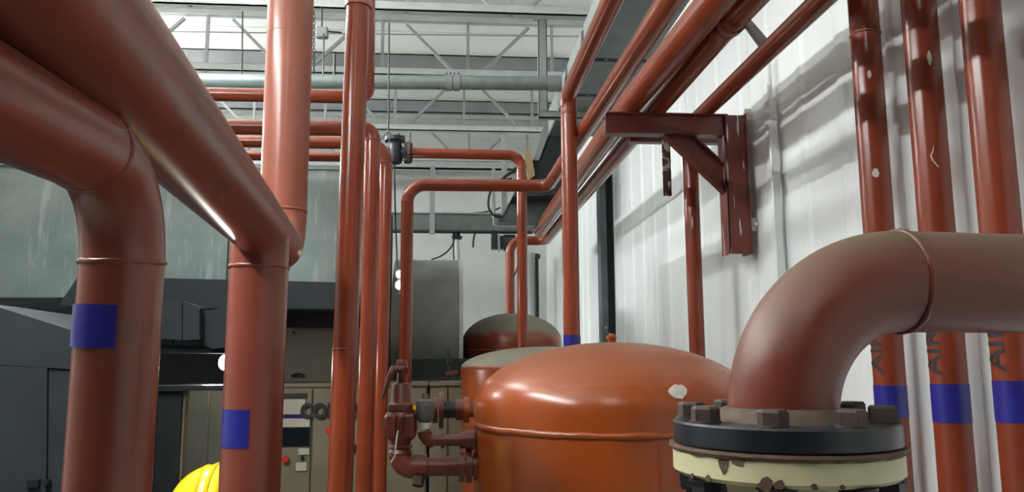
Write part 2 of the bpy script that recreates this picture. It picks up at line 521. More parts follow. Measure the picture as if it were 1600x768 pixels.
# ------------------------------------------------------------------ galvanised pipe with coupling
YG = 5.5
root = thing('galvanised_pipe', 'long horizontal galvanised pipe below the roof trusses', 'pipe', P(0, 124, YG))
a, c2 = P(-200, 122, YG), P(876, 130.5, YG)
MB().sweep([a, c2], .052, 28).build('pipe_run', 'galv', root)
d = (c2 - a).normalized()
pc = a + d * ((P(707, 129, YG) - a).length)
for s in (-1, 1):
    MB().lathe(pc + d * (s * .028 - .024), d, [(0, .053), (0, .061), (.048, .061), (.048, .053)], 28).build('coupling_half', 'purlin', root)
    for k in range(2):
        MB().sweep([pc + d * (s * .028 + (k - .5) * .03) + Vector((0, 0, .055)), pc + d * (s * .028 + (k - .5) * .03) + Vector((0, 0, .075))], .007, 8).build('bolt', 'dark', root)
pe = P(866, 130.5, YG)
MB().lathe(pe - d * .05, d, [(0, .053), (0, .06), (.1, .06), (.1, .053)], 28).build('end_coupling', 'purlin', root)

# ------------------------------------------------------------------ trapeze hanger and overhead duct beside the wall
YH = 5.85
root = thing('strut_hanger', 'pale vertical channel strut hanging beside the overhead duct', 'strut', P(848, 178, YH))
zt, zb = zat(848, 28, YH), zat(848, 184, YH)
xs = P(848, 100, YH).x
m = MB(); m.box((xs - .035, YH, zb), (xs + .035, YH + .006, zt)); m.box((xs - .035, YH, zb), (xs - .029, YH + .05, zt)); m.box((xs + .029, YH, zb), (xs + .035, YH + .05, zt))
m.build('channel', 'duct_pale', root, smooth=False)
m = MB().box((xs - .07, YH - .01, zt - .004), (xs + .04, YH + .06, zt + .012)); m.build('top_bracket', 'galv_dull', root, smooth=False)
zc = zat(880, 185, YH)
m = MB(); m.box((xs - .03, YH - .01, zc), (XW - .05, YH + .004, zc + .055)); m.box((xs - .03, YH - .01, zc + .05), (XW - .05, YH + .05, zc + .058)); m.box((xs - .03, YH - .01, zc), (XW - .05, YH + .05, zc + .008))
m.build('cross_bar', 'duct_pale', root, smooth=False)

DZ0, DZ1, DX0, DX1 = Z0 + 1.885, Z0 + 2.10, .85, 1.28
root = thing('overhead_duct', 'grey green rectangular duct running overhead behind the red pipes', 'duct', (DX0, 3.6, DZ0))
cuts = [2.9, 4.76, 5.45, 6.55]
for i in range(3):
    y0, y1 = cuts[i] + .03, cuts[i + 1] - .03
    o = MB().box((DX0, y0, DZ0), (DX1, y1, DZ1)).build('duct_section', 'duct', root, smooth=False)
    bevel(o, .006)
    MB().box((DX0 - .003, y0 + .02, DZ0 + .012), (DX0 - .0005, y1 - .02, DZ1 - .004)).build('side_sheet', 'duct_pale', o, smooth=False)
    if i < 2:
        MB().box((DX0 + .012, y1 - .02, DZ0 + .012), (DX1 - .012, y1 + .08, DZ1 - .012)).build('joint_sleeve', 'dark', root, smooth=False)
        for k in range(4):
            x = DX0 + .05 + k * .1
            MB().lathe((x, y1 + .03, DZ0 + .011), (0, 0, -1), [(0, .012), (.008, .012)], 6).build('joint_bolt', 'galv', root, smooth=False)
# lower dark duct bending off behind, with a tan flap
root = thing('dark_bus_duct', 'dark blue grey duct angling down beneath the overhead duct', 'duct', P(850, 300, 6.4))
poly = [(835, 247), (858, 190), (890, 186), (905, 270), (890, 303), (800, 308), (822, 262)]
traced('duct_body', poly, 6.6, .28, 'dark_duct', root)
traced('duct_cheek', [(852, 186), (866, 186), (842, 250), (834, 250)], 6.58, .018, 'duct_pale', root)
o = tag(traced('insulation_board', [(818, 240), (828, 229), (836, 273), (826, 281)], 6.54, .05, 'cardboard', None, origin=P(826, 270, 6.54)), 'tan board flap standing against the dark overhead duct', 'board')
root = thing('cable_tray', 'pale grey sheet tray under the dark duct, with raised lip', 'tray', P(800, 350, 6.9))
traced('tray_pan', [(778, 346), (800, 309), (880, 312), (862, 348)], 6.9, .35, 'duct', root)
m = MB().sweep([P(772, 318, 6.85), P(772, 350, 6.85), P(778, 354, 6.85), P(835, 355, 6.85)], .012, 10); m.build('lip', 'duct_pale', root)
m = MB().bar(P(788, 212, 6.95), P(788, 346, 6.95), .05, .03, (0, 1, 0)); m.build('hanger', 'galv_dull', root, smooth=False)
m = MB().bar(P(771, 264, 6.95), P(771, 340, 6.95), .03, .03, (0, 1, 0)); m.build('hanger', 'galv_dull', root, smooth=False)
# beams far back
YB = 9.2
root = thing('far_beam', 'grey horizontal steel beam in front of the far wall', 'beam', P(700, 362, YB))
za, zb_, zm = zat(700, 334, YB), zat(700, 363, YB), zat(700, 351, YB)
m = MB(); m.box((-3, YB, zb_), (1.0, YB + .02, za)); m.build('web', 'duct', root, smooth=False)
m = MB(); m.box((-3, YB - .07, zb_), (1.0, YB + .07, zb_ + .02)); m.build('bottom_flange', 'dark_duct', root, smooth=False)
m = MB(); m.box((-3, YB - .03, za), (1.0, YB + .07, za + .015)); m.build('top_flange', 'duct_pale', root, smooth=False)
m = MB(); xq = P(676, 300, YB).x
m.box((xq - .03, YB - .1, zat(676, 368, YB)), (xq + .03, YB - .075, zat(676, 262, YB))); tag(m.build('hanger_strut', 'purlin', smooth=False, origin=(xq, YB - .1, zat(676, 368, YB))), 'grey upright strut crossing the far beam', 'strut')
zu = zat(700, 262, 9.9)
m = MB(); m.box((-3, 9.9, zu), (1.1, 10.0, zu + .1)); m.box((-3, 9.86, zu + .085), (1.1, 10.04, zu + .1)); m.box((-3, 9.86, zu), (1.1, 10.04, zu + .012))
tag(m.build('far_tie_beam', 'galv_dull', smooth=False, origin=(0, 9.9, zu)), 'pale tie beam high on the far wall behind the valve pipe', 'beam')

# ------------------------------------------------------------------ steel column and conduits on the right wall
YC = 6.75
x0c = P(939, 400, YC).x; x1c = P(964, 400, YC).x + .01
root = thing('steel_column', 'dark teal steel column standing against the white wall', 'column', ((x0c + x1c) / 2, YC, 0))
m = MB(); m.box((x0c, YC, 0), (x0c + .055, YC + .16, Z0 + 1.62)); m.build('front_flange', 'teal', root, smooth=False)
m = MB(); m.box((x0c + .055, YC + .04, 0), (x1c - .02, YC + .1, Z0 + 1.62)); m.build('web', 'dark_duct', root, smooth=False)
m = MB(); m.box((x1c - .035, YC, 0), (x1c, YC + .16, Z0 + 1.62)); m.build('back_flange', 'teal', root, smooth=False)
for k in range(2):
    MB().lathe((x0c + .03, YC, Z0 + .25 - k * .35), (0, -1, 0), [(0, .012), (.012, .012)], 6).build('bolt', 'galv', root, smooth=False)
cpos = PX(1211, 300, XW - .03)
root = thing('wall_conduit', 'thin white conduit running up the ribbed wall beside the bracket', 'conduit', (cpos.x, cpos.y, 0))
MB().sweep([(cpos.x, cpos.y, 0.0), (cpos.x, cpos.y, Z0 + 1.32)], .011, 12).build('tube', 'wall', root)
MB().box((cpos.x - .02, cpos.y - .03, 0), (cpos.x + .012, cpos.y - .012, Z0 + 1.12)).build('cover_strip', 'wall', root, smooth=False)

# ================================================================== RED PIPES ALONG THE RIGHT WALL
# overhead runs: A (with downcomer), B (turns left), C, D, E
yA = 3.42
vx = P(891, 350, yA)
zA = zat(891, 152, yA) + .01
pA = pipe('overhead_red_pipe', 'red pipe dropping behind the front tank with a blue band near its foot', 'pipe',
          [(vx.x, yA, 0.0), (vx.x, yA, zA), (vx.x + .005, -1.5, zA + .01)], .0365, 'red', R=.055, fat=.0025)
band(pA, (vx.x, yA, zat(891, 532, yA)), (0, 0, 1), .0365, .05)
weld(pA, (vx.x, yA, zat(889, 178, yA)), (0, 0, 1), .0365, .003, 'red', 28)

yB = 4.55
k0 = P(857, 290, yB); k1 = P(637, 290, yB)
zB = k0.z
far_dir = P(1052, 0, 2.19)
pB = pipe('overhead_red_pipe', 'red pipe bending down at left of the overhead run, then back toward viewer', 'pipe',
          [(k1.x, yB, zat(637, 612, yB)), (k1.x, yB, zB - .005), (k0.x, yB, zB), (far_dir.x + .012, -1.0, zB + .015)], .0365, 'red', R=[.105, .06], fat=.0025)

zArm = zat(1040, 180, 3.6)
zC = zArm + .061
xC = P(986, 172, 3.6).x
def extend(a, b, Y): return a + (b - a) * ((Y - a.y) / (b.y - a.y))
nearC = extend(Vector((xC, 3.6, zC)), PZ(1118, 0, zC), -1.2)
pC = pipe('overhead_red_pipe', 'thickest red overhead pipe, resting on the bracket arm next to the duct', 'pipe', [(xC - .012, 7.35, zC - .02), (xC, 3.6, zC), nearC], .0605, 'red', R=.5, welds=False)
zD = zArm + .0465; xD = P(1020, 174, 3.6).x
aD = Vector((xD, 3.6, zD)); bD = PZ(1172, 0, zD); nearD = extend(aD, bD, -1.2); dirD = (bD - aD).normalized()
yD = 7.75
kd = P(838, 384, yD); dl = P(797, 384, yD)
xr = 1160
yr = 2.62
pD = pipe('overhead_red_pipe', 'red overhead pipe with a reducer near the top, far end dropping behind tanks', 'pipe',
          [(dl.x, yD, 0.0), (dl.x, yD, zD - .045), (xD - .01, yD, zD - .045), extend(aD, bD, yr)], .046, 'red', R=[.12, .10], fat=.003)
MB().lathe(extend(aD, bD, yr + .10), dirD, [(0, .046), (.0, .049), (.07, .053), (.075, .056), (.11, .056), (.112, .050), (.18, .050)], 32).build('reducer', 'red', pD)
MB().sweep([extend(aD, bD, yr - .05), nearD], .050, 32).build('pipe_run', 'red', pD)
# little bracket strap under the reducer
root = thing('pipe_strap', 'pale metal strap holding the overhead pipe to the white wall', 'strap', P(1190, 70, 2.62))
m = MB().prism([P(1163, 33, 2.62), P(1172, 29, 2.62), P(1199, 60, 2.62), P(1190, 70, 2.62)], (0, .025, 0)); m.build('strap_plate', 'galv_dull', root, smooth=False)

# E run with its downcomer
rE = .0395
zE = zArm + .0400
xE = P(1107, 178, 3.6).x
yE = 3.91
dn = P(1084, 400, yE)
pE = pipe('wall_red_pipe', 'red overhead pipe nearest the wall, dropping behind the bracket brace', 'pipe',
          [(dn.x, yE, 0.0), (dn.x, yE, zE), (dn.x, -1.2, zE)], rE, 'red_wall', R=.06, fat=.0025)
chip(pE, (dn.x, yE, zat(1076, 350, yE)), (0, 0, 1), rE, (-.35, -1, 0), .004, .035, seedv=5)

# three risers in front of the wall
rW = .0472; xWp = 1.37
risers = [(1369, 300, 'red riser with two paint chips, farthest of the three AIRE risers', .0),
          (1459, 300, 'middle red AIRE riser with a curved white scratch', .0),
          (1558, 300, 'red AIRE riser nearest the right edge of the picture', .0)]
RS = []
for i, (px, py, lab, _) in enumerate(risers):
    q = PX(px, 300, xWp)
    root = pipe('wall_riser', lab, 'pipe', [(q.x, q.y, 0.0), (q.x, q.y, ZR - .01)], rW, 'red_wall', group='AIRE risers')
    RS.append((root, q))
    bt, bb = [(601, 650), (599, 659), (594, 659)][i]
    z1_, z0_ = zat(px + 30, bt, q.y), zat(px + 30, bb, q.y)
    band(root, (q.x, q.y, (z0_ + z1_) / 2), (0, 0, 1), rW, abs(z1_ - z0_), label='blue tape band')
    # AIRE lettering reading upward, wrapped on the left of the pipe
    cu = bpy.data.curves.new('lettering', 'FONT'); cu.body = 'AIRE'; cu.size = .080; cu.resolution_u = 3; cu.offset = .0012
    to = bpy.data.objects.new('lettering', cu); COL.objects.link(to)
    dg = bpy.context.evaluated_depsgraph_get()
    me = bpy.data.meshes.new_from_object(to.evaluated_get(dg))
    bpy.data.objects.remove(to)
    zt_ = zat(px + 20, [581, 586, 579][i], q.y)
    axis = Vector((0, 0, 1))
    face = Vector((-q.x - 1.15 * q.y, -q.y + 1.15 * q.x, 0)).normalized()
    bm = bmesh.new(); bm.from_mesh(me)
    bmesh.ops.triangulate(bm, faces=bm.faces)
    bmesh.ops.subdivide_edges(bm, edges=bm.edges, cuts=3, use_grid_fill=True)
    u = face; w = Vector((0, 0, 1)).cross(u)
    for v in bm.verts:
        a = -(v.co.y - .026) / rW * .9
        v.co = Vector((q.x, q.y, 0)) + (u * math.cos(a) + w * math.sin(a)) * (rW + .0014) + Vector((0, 0, zt_ + v.co.x * 1.05)) - Vector(root.location)
    bm.to_mesh(me); bm.free()
    me.materials.clear(); me.materials.append(M['black_text'])
    lo = bpy.data.objects.new('lettering', me); COL.objects.link(lo); lo.parent = root
    lo['label'] = 'black stencilled word AIRE'
r0, q = RS[0]
chip(r0, (q.x, q.y, zat(1375, 275, q.y)), (0, 0, 1), rW, (-q.x + .15, -q.y, 0), .010, .016, seedv=2)
chip(r0, (q.x, q.y, zat(1375, 124, q.y)), (0, 0, 1), rW, (-q.x + .3, -q.y, 0), .006, .014, seedv=3)
weld(r0, (q.x, q.y, zat(1355, 55, q.y)), (0, 0, 1), rW, .003, 'red_wall', 28)
r1, q = RS[1]
chip(r1, (q.x, q.y, zat(1466, 250, q.y)), (0, 0, 1), rW, (-q.x + .35, -q.y, 0), .01, .02, seedv=3,
     pts=[(.004, .033), (.001, .012), (-.004, .004), (.0, -.012), (.012, -.032), (.009, -.032), (-.004, -.012), (-.008, .003), (-.002, .014)])
chip(r1, (q.x, q.y, zat(1466, 100, q.y)), (0, 0, 1), rW, (-q.x + .9, -q.y, 0), .006, .022, seedv=9)
r2, q = RS[2]

# ------------------------------------------------------------------ dark red wall bracket
YK = 3.6
root = thing('wall_bracket', 'dark red welded channel bracket carrying the overhead pipes', 'bracket', P(1150, 398, YK))
zt, zb = zat(1040, 180, YK), zat(1040, 212, YK)
xa, xb = P(944, 196, YK).x, P(1133, 196, YK).x
m = MB(); m.box((xa, YK - .03, zb), (xb, YK - .024, zt)); m.box((xa, YK - .045, zt - .008), (xb, YK + .03, zt)); m.box((xa, YK - .038, zb), (xb, YK + .03, zb + .006))
bevel(m.build('arm', 'red_dark', root, smooth=False), .002)
xp0, xp1 = P(1131, 300, YK).x, P(1164, 300, YK).x
pz0, pz1 = zat(1150, 398, YK), zat(1150, 184, YK)
m = MB(); m.box((xp0, YK - .045, pz0), (xp0 + .008, YK + .06, pz1)); m.box((xp0, YK - .045, pz0), (xp1, YK - .038, pz1))
bevel(m.build('post', 'runny', root, smooth=False), .002)
m = MB().box((xp1 - .004, YK - .05, pz0), (xp1 + .006, YK + .06, pz1 + .006)); m.build('mounting_channel', 'red_dark', root, smooth=False)
ba = [P(1037, 212, YK), P(1081, 212, YK), P(1134, 262, YK), P(1136, 306, YK)]
m = MB().prism([v + Vector((0, .0, 0)) for v in ba], (0, .008, 0))
m.build('brace', 'red_dark', root, smooth=False)
for p, q2 in ((ba[0], ba[3]), (ba[1], ba[2])):
    m = MB().bar(p, q2, .05, .008, (0, 0, 1)); m.build('brace_flange', 'red_dark', root, smooth=False)
for py_ in (352, 182):
    zm_ = zat(1178, py_, YK)
    o = MB().box((xp1 + .004, YK - .035, zm_ - .034), (XW - .004, YK - .022, zm_ + .030)).build('anchor_tab', 'chip', root, smooth=False); bevel(o, .006)
    MB().lathe((xp1 + .03, YK - .035, zm_), (0, -1, 0), [(0, .011), (.009, .010)], 6).build('anchor_bolt', 'chip', root, smooth=False)
YK2 = 3.95
root = thing('rear_bracket', 'second dark bracket arm with a peeling hanging angle bar', 'bracket', P(1041, 306, YK2))
zz = zat(1020, 219, YK2); xz0 = P(985, 219, YK2).x; xz1 = P(1046, 219, YK2).x
MB().box((xz0, YK2, zz - .008), (XW - .02, YK2 + .05, zz + .022)).build('arm', 'red_dark', root, smooth=False)
zz2 = zat(1041, 306, YK2); xh = P(1041, 260, YK2).x
m = MB(); m.box((xh - .022, YK2 - .01, zz2), (xh + .022, YK2 - .004, zz)); m.box((xh + .016, YK2 - .01, zz2), (xh + .022, YK2 + .04, zz)); m.build('hanging_angle', 'peeling', root, smooth=False)

# ================================================================== LEFT SIDE HEADERS
rL = .0595
Y1 = 1.23
q = P(190, 440, Y1)
hz = P(187, 264, Y1).z
top = Vector((q.x, Y1, hz))
nr = PX(0, 163, q.x + .004)
nr = top + (nr - top) * ((Y1 + 1.0) / (Y1 - nr.y))
L1 = pipe('header_pipe', 'big red header pipe at far left with a blue tape patch', 'pipe',
          [(q.x - .004, Y1, 0.0), top, nr], rL, 'red_big', R=.14, seg=48, fat=.004)
qq = (q.x - .004, Y1, zat(160, 511, Y1))
band(L1, qq, (0, 0, 1), rL, .062, a0=-.80, a1=.66, face=(-.10, -1, 0), tilt=-.003, name='tape_patch', label='blue tape patch stuck part way round')
Y2 = 2.60
q2 = P(404, 440, Y2)
hz2 = zat(412, 352, Y2) - .01
rH = .093
yL3 = 3.18
q3 = P(445, 260, yL3)
root = thing('header_pipe', 'big red header overhead with dropping branch and blue tape, second from left', 'pipe', (q2.x, Y2, 0))
L2 = root
zz = zat(405, 418, Y2)
MB().sweep([(q2.x - .004, Y2, 0), (q2.x, Y2, zz)], rH, 48).build('pipe_run', 'red_big', root, label='vertical branch')
MB().sweep([(q2.x, Y2, zz), (q2.x, Y2, hz2)], rH, 48).build('branch_stub', 'red_big', root)
weld(root, (q2.x, Y2, zz), (0, 0, 1), rH, .006, 'red_big')
lim = P(90, 0, .92)
far = Vector((q3.x, yL3, hz2))
nearp = Vector((lim.x + .10, -1.2, hz2 + .015))
nearp = far + (Vector((q2.x, Y2, hz2)) - far) * ((yL3 + 1.2) / (yL3 - Y2))
segs = fillet([nearp, far, (q3.x + .002, yL3, ZR - .02)], .165)
nm = {0: 'red_big', 1: 'red_pink', 2: 'red_pink'}
for i, (kind, pp) in enumerate(segs):
    MB().sweep(pp, rH, 48).build('pipe_run' if kind == 'run' else 'elbow', nm[i], root)
weld(root, segs[1][1][-1], (0, 0, 1), rH, .005, 'red_pink')
weld(root, (q3.x, yL3, zat(450, 57, yL3)), (0, 0, 1), rH, .0016, 'red_pink')
# weld of the branch saddle
band(L2, (q2.x - .002, Y2, zat(376, 666, Y2)), (0, 0, 1), rH, zat(376, 637, Y2) - zat(376, 695, Y2), a0=-.75, a1=.42, face=(-.28, -1, 0), name='tape_patch', label='blue tape patch stuck part way round')

# tall narrow risers in the middle
Y3 = 3.35
q = P(544, 400, Y3); r3 = .0515
pt = P(560, 0, Y3); pb = P(531, 768, Y3)
dirv = (pt - pb)
basep = pb - dirv * ((pb.z) / dirv.z)
topp = pb + dirv * ((Z0 + 2.2 - pb.z) / dirv.z)
root = pipe('red_riser', 'tall red riser left of centre with a coupling at the top', 'pipe', [basep, topp], r3, 'red', seg=36)
cp = P(560, 5, Y3)
MB().lathe(cp - dirv.normalized() * .02, dirv, [(0, r3), (0, r3 + .007), (.2, r3 + .007), (.2, r3)], 36).build('coupling', 'red_pink', root)
weld(root, P(538, 545, Y3), dirv, r3, .003, 'red', 36)

# riser with elbow to left behind it at the top
Y4 = 3.75
za = zat(450, 149, Y4)
xq = P(576, 100, Y4).x
pipe('red_crossover_pipe', 'red pipe crossing left behind the headers, highest of three, turning up', 'pipe',
     [(-3.4, Y4, za - .01), (xq, Y4, za), (xq - .03, Y4, ZR - .02)], .033, 'red', R=.05, fat=.0025, base=(xq, Y4, za))
Y5 = 4.0
zb5 = zat(450, 203, Y5)
q = P(577, 400, Y5)
pipe('red_crossover_pipe', 'red pipe crossing left below the highest, dropping in the centre cluster', 'pipe',
     [(q.x - .012, Y5, 0), (q.x + .006, Y5, zb5 + .015), (-3.6, Y5, zb5)], .040, 'red', R=.062, fat=.003)
Y6 = 4.35
zb6 = zat(450, 222, Y6)
q = P(601, 400, Y6)
pipe('red_crossover_pipe', 'red pipe dropping right of the centre cluster beside the safety valve', 'pipe',
     [(q.x - .004, Y6, 0), (q.x, Y6, zb6), (-3.6, Y6, zb6)], .034, 'red', R=.11, fat=.003)
Y7 = 4.55
zb7 = zat(450, 244, Y7)
q = P(590, 400, Y7)
pipe('red_crossover_pipe', 'lowest red pipe crossing left above the grey plenum', 'pipe',
     [(q.x, Y7, 0), (q.x, Y7, zb7), (-3.6, Y7, zb7)], .028, 'red', R=.08, fat=.0025)

# valve pipe (above) : from dark valve to the right, then down onto the second tank
Y8 = 5.0
za = zat(720, 240, Y8)
xd = P(816, 400, Y8).x
xl = P(642, 239, Y8).x
pV = pipe('valve_pipe', 'red pipe running right from the dark blue valve, dropping onto second tank', 'pipe',
     [(xd, Y8, zat(818, 551, Y8)), (xd, Y8, za - .004), (xl, Y8, za)], .0335, 'red', R=.09, fat=.0025, base=(xd, Y8, zat(818, 551, Y8)))
MB().lathe((xl - .002, Y8, za), (-1, 0, 0), [(0, .031), (0, .072), (.02, .072), (.02, .035)], 28).build('flange', 'rust', pV)
for k in range(8):
    a = 2 * PI * k / 8 + .2
    p = Vector((xl - .03, Y8 + math.cos(a) * .055, za + math.sin(a) * .055))
    MB().lathe(p, (1, 0, 0), [(-.004, .009), (.04, .009)], 6).build('bolt', 'bolt', pV, smooth=False)
root = thing('gate_valve', 'dark navy cast valve with flanges at the left end of the valve pipe', 'valve', (xl - .08, Y8, za - .08))
xv = P(617, 230, Y8).x
MB().lathe((xl - .024, Y8, za), (-1, 0, 0), [(0, .03), (0, .070), (.018, .070), (.02, .036), (.05, .034), (.075, .045), (.12, .045)], 28).build('side_flange', 'valve_black', root)
MB().lathe((xv, Y8, zat(617, 256, Y8)), (0, 0, 1), [(0, .03), (.008, .045), (.05, .056), (.10, .05), (.135, .042), (.15, .042), (.152, .066), (.178, .066), (.182, .04), (.19, .02)], 28).build('body', 'valve_black', root)
for k in range(6):
    a = 2 * PI * k / 6
    MB().lathe((xv + .056 * math.cos(a), Y8 + .056 * math.sin(a), zat(617, 256, Y8) + .14), (0, 0, 1), [(0, .008), (.05, .008)], 6).build('bolt', 'bolt_black', root, smooth=False)

# hanging rods, chain
for px, y0, y1, Y, lab in ((607, 36, 205, Y8, 'thin rod hanging straight above the dark blue valve'), (378, 18, 124, 5.5, 'thin rod hanging left of the pink riser to the galvanised pipe'),
                           (522, 84, 124, 5.5, 'short stud above the galvanised pipe beside the tall riser'), (505, 52, 122, 5.5, 'thin wire below the small hoist hook block')):
    a_, b_ = P(px, y1, Y), P(px + 1, y0 if px != 607 else y0, Y)
    tag(MB().sweep([a_, b_], .0055 if px != 522 else .011, 8).build('hanger_rod', 'dark', origin=a_), lab, 'rod')
root = thing('chain', 'dark link chain hanging beside the pink riser', 'chain', P(490, 112, 5.68))
for k in range(18):
    c = P(490.5, 20 + k * 5.4, 5.68); s = .014
    axis = Vector((1, 0, 0)) if k % 2 else Vector((0, 1, 0))
    pts = [c + axis * (.009 * math.cos(t * PI / 4)) + Vector((0, 0, .016 * math.sin(t * PI / 4))) for t in range(9)]
    MB().sweep(pts, .0035, 6, cap=False).build('link', 'dark', root)
root = thing('hook_block', 'small galvanised hook block by the chain under the roof', 'block', P(504, 50, 5.5))
o = MB().box(P(493, 57, 5.5), P(514, 46, 5.56)).build('housing', 'purlin', root, smooth=False); bevel(o, .012, 3)
MB().sweep([P(503, 47, 5.53), P(503, 12, 5.6)], .006, 8).build('hanger', 'dark', root)
MB().sweep([P(513, 49, 5.53), P(534, 51, 5.53)], .008, 8).build('arm', 'dark', root)
MB().lathe(P(503, 56, 5.53), (0, 0, -1), [(0, .03), (.014, .016)], 16).build('nose', 'galv', root)

# ================================================================== TANKS
def ellip(r, h, n=18, exp=2.0):
    return [(h * math.sin(a), r * math.cos(a)) for a in [PI / 2 * i / n for i in range(n + 1)]]

def tank(label, cx, cy, r, z_seam, head_h, mat, straight=.05, nozzle=True, group='air receiver tanks', headmat=None, bead=.012):
    root = thing('air_receiver_tank', label, 'tank', (cx, cy, 0), group)
    MB().lathe((cx, cy, .22), (0, 0, 1), [(0, r * .97), (.03, r), (z_seam - .22, r)], 96).build('shell', mat, root)
    prof = [(0, r * 1.004), (straight, r * 1.004)] + [(straight + h, rr * 1.004) for h, rr in ellip(r, head_h)][1:]
    MB().lathe((cx, cy, z_seam), (0, 0, 1), prof, 96).build('dished_head', headmat or mat, root, angle=60)
    if bead: weld(root, (cx, cy, z_seam), (0, 0, 1), r, bead, mat, 110, 'weld_seam')
    for k in range(4):
        a = PI / 4 + k * PI / 2
        MB().box((cx + math.cos(a) * r * .85 - .04, cy + math.sin(a) * r * .85 - .04, 0), (cx + math.cos(a) * r * .85 + .04, cy + math.sin(a) * r * .85 + .04, .3)).build('leg', mat, root, smooth=False)
    if nozzle:
        zt_ = z_seam + straight + head_h
        MB().lathe((cx, cy, zt_ - .01), (0, 0, 1), [(0, .03), (.006, .026), (.01, .014), (.02, .014), (.021, .019), (.032, .019), (.036, .010), (.042, .009)], 16).build('top_plug', mat, root)
    return root

T1Y = 2.8
c1 = P(957, 600, T1Y); X1 = c1.x
r1_ = .492
zs1 = zat(900, 681, T1Y - .46)
ztop1 = zat(957, 529, T1Y)
T1 = tank('large orange air receiver tank in front, white chip on its dome', X1, T1Y, r1_, zs1, ztop1 - zs1 - .06 - .012, 'orange', straight=.06, bead=.0095)
X2, T2Y = X1 - .01, 4.62
zt2 = zat(860, 541, T2Y); zs2 = zat(728, 576, T2Y)
T2 = tank('dusty orange tank just behind the front tank', X2, T2Y, .50, zs2 - .02, zt2 - zs2 - .0, 'orange', straight=.02, nozzle=False, headmat='orange_dusty', bead=0)
X3, T3Y = P(800, 500, 7.2).x, 7.2
r3t = .455
zt3 = zat(803, 489, T3Y); zs3 = zat(730, 547, T3Y - .3)
T3 = tank('dust topped red tank farthest back in the row', X3, T3Y, r3t, zs3, (zt3 - zs3) * .8, 'orange_dusty', straight=(zt3 - zs3) * .2, bead=.008)
# white chip on the front tank's dome
def dome_point(px, py, cx, cy, r, z_s, st, hh, off):
    d = ray(px, py); t = 1.0
    d = d / d.y
    lo = None
    for i in range(4000):
        y = cy - r * 1.05 + i * .0006
        p = EYE + d * y
        rr = math.hypot(p.x - cx, p.y - cy)
        if rr <= r:
            zsurf = z_s + st + hh * math.sqrt(max(0, 1 - (rr / r) ** 2))
            if p.z <= zsurf: return p - d.normalized() * off
    return p
hh1 = ztop1 - zs1 - .06 - .012
rnd = random.Random(4)
poly = []
for k in range(16):
    a = 2 * PI * k / 16
    poly.append(dome_point(1060 + 15 * math.cos(a) * (.82 + .3 * rnd.random()), 611 + 11.5 * math.sin(a) * (.85 + .3 * rnd.random()), X1, T1Y, r1_ * 1.004, zs1, .06, hh1, .002))
cen = dome_point(1060, 611, X1, T1Y, r1_ * 1.004, zs1, .06, hh1, .003)
vs = poly + [cen] ; fs = [(k, (k + 1) % 16, 16) for k in range(16)]
vs2 = [v + (Vector((X1, T1Y, zs1 - .2)) - v).normalized() * .006 for v in poly]
vs = vs + vs2; fs += [(k, (k + 1) % 16, (k + 1) % 16 + 17, k + 17) for k in range(16)]
part('paint_chip', vs, fs, 'chip', T1, False, label='bare white spot where the paint has flaked off')
# vertical shell seam on tank 1
pv = dome_point(1027, 690, X1, T1Y, r1_, zs1 - 3, 3.0, .01, .0)
ang = math.atan2(pv.y - T1Y, pv.x - X1)
MB().sweep([(X1 + math.cos(ang) * r1_, T1Y + math.sin(ang) * r1_, .3), (X1 + math.cos(ang) * r1_, T1Y + math.sin(ang) * r1_, zs1 - .02)], .004, 8).build('shell_seam', 'orange', T1)

# ------------------------------------------------------------------ safety valve and fittings on tank 1
YV = 2.78
pxm = 1235.0 / YV
def vz(y): return zat(640, y, YV)
root = thing('safety_valve', 'old red spring safety valve with lever on the front tank outlet', 'valve', (P(628, 700, YV).x, YV, vz(720)))
SV = root
xv = P(627, 640, YV).x
def lp(rows): 
    z0 = vz(rows[0][0]); return [(vz(y) - z0, hw / pxm) for y, hw in rows]
rows = [(712, 15), (706, 18), (700, 15), (697, 19), (693, 15), (688, 16), (682, 22), (670, 25), (650, 25), (643, 22), (641, 20)]
MB().lathe((xv, YV, vz(712)), (0, 0, 1), lp(rows), 32).build('body', 'valve_red', SV)
rows = [(642, 20), (640, 22), (631, 22), (628, 17), (626, 15.5), (602, 15), (598, 12)]
MB().lathe((xv, YV, vz(642)), (0, 0, 1), lp(rows), 32).build('bonnet', 'valve_red', SV)
rows = [(600, 7), (576, 6.5), (575, 9), (566, 9), (561, 6)]
MB().lathe((xv, YV, vz(600)), (0, 0, 1), lp(rows), 20).build('stem_cap', 'valve_red', SV)
m = MB().sweep([P(632, 577, YV - .02), P(614, 576, YV - .03), P(608, 588, YV - .035), P(602, 612, YV - .04), P(597, 622, YV - .045)], [.012, .013, .011, .009, .004], 8); m.build('lever', 'valve_red', SV)
m = MB().bar(P(628, 590, YV - .03), P(636, 574, YV - .03), .012, .02); m.build('lever_fork', 'valve_red', SV, smooth=False)
for s in (-1, 1):
    o = MB().box((xv + s * .03 - .016, YV - .075, vz(680)), (xv + s * .03 + .016, YV - .035, vz(645))).build('lug', 'valve_red', SV, smooth=False); bevel(o, .006)
MB().lathe((xv - .03, YV - .03, vz(660)), (-.8, -1, 0), [(0, .03), (.02, .028), (.022, .02), (.04, .018)], 6).build('side_port', 'valve_red', SV, smooth=False)
# lead seal wire
MB().sweep([P(622, 672, YV - .09), P(619, 690, YV - .095), P(617, 712, YV - .09), P(611, 722, YV - .08)], .003, 6).build('seal_wire', 'chip', SV)
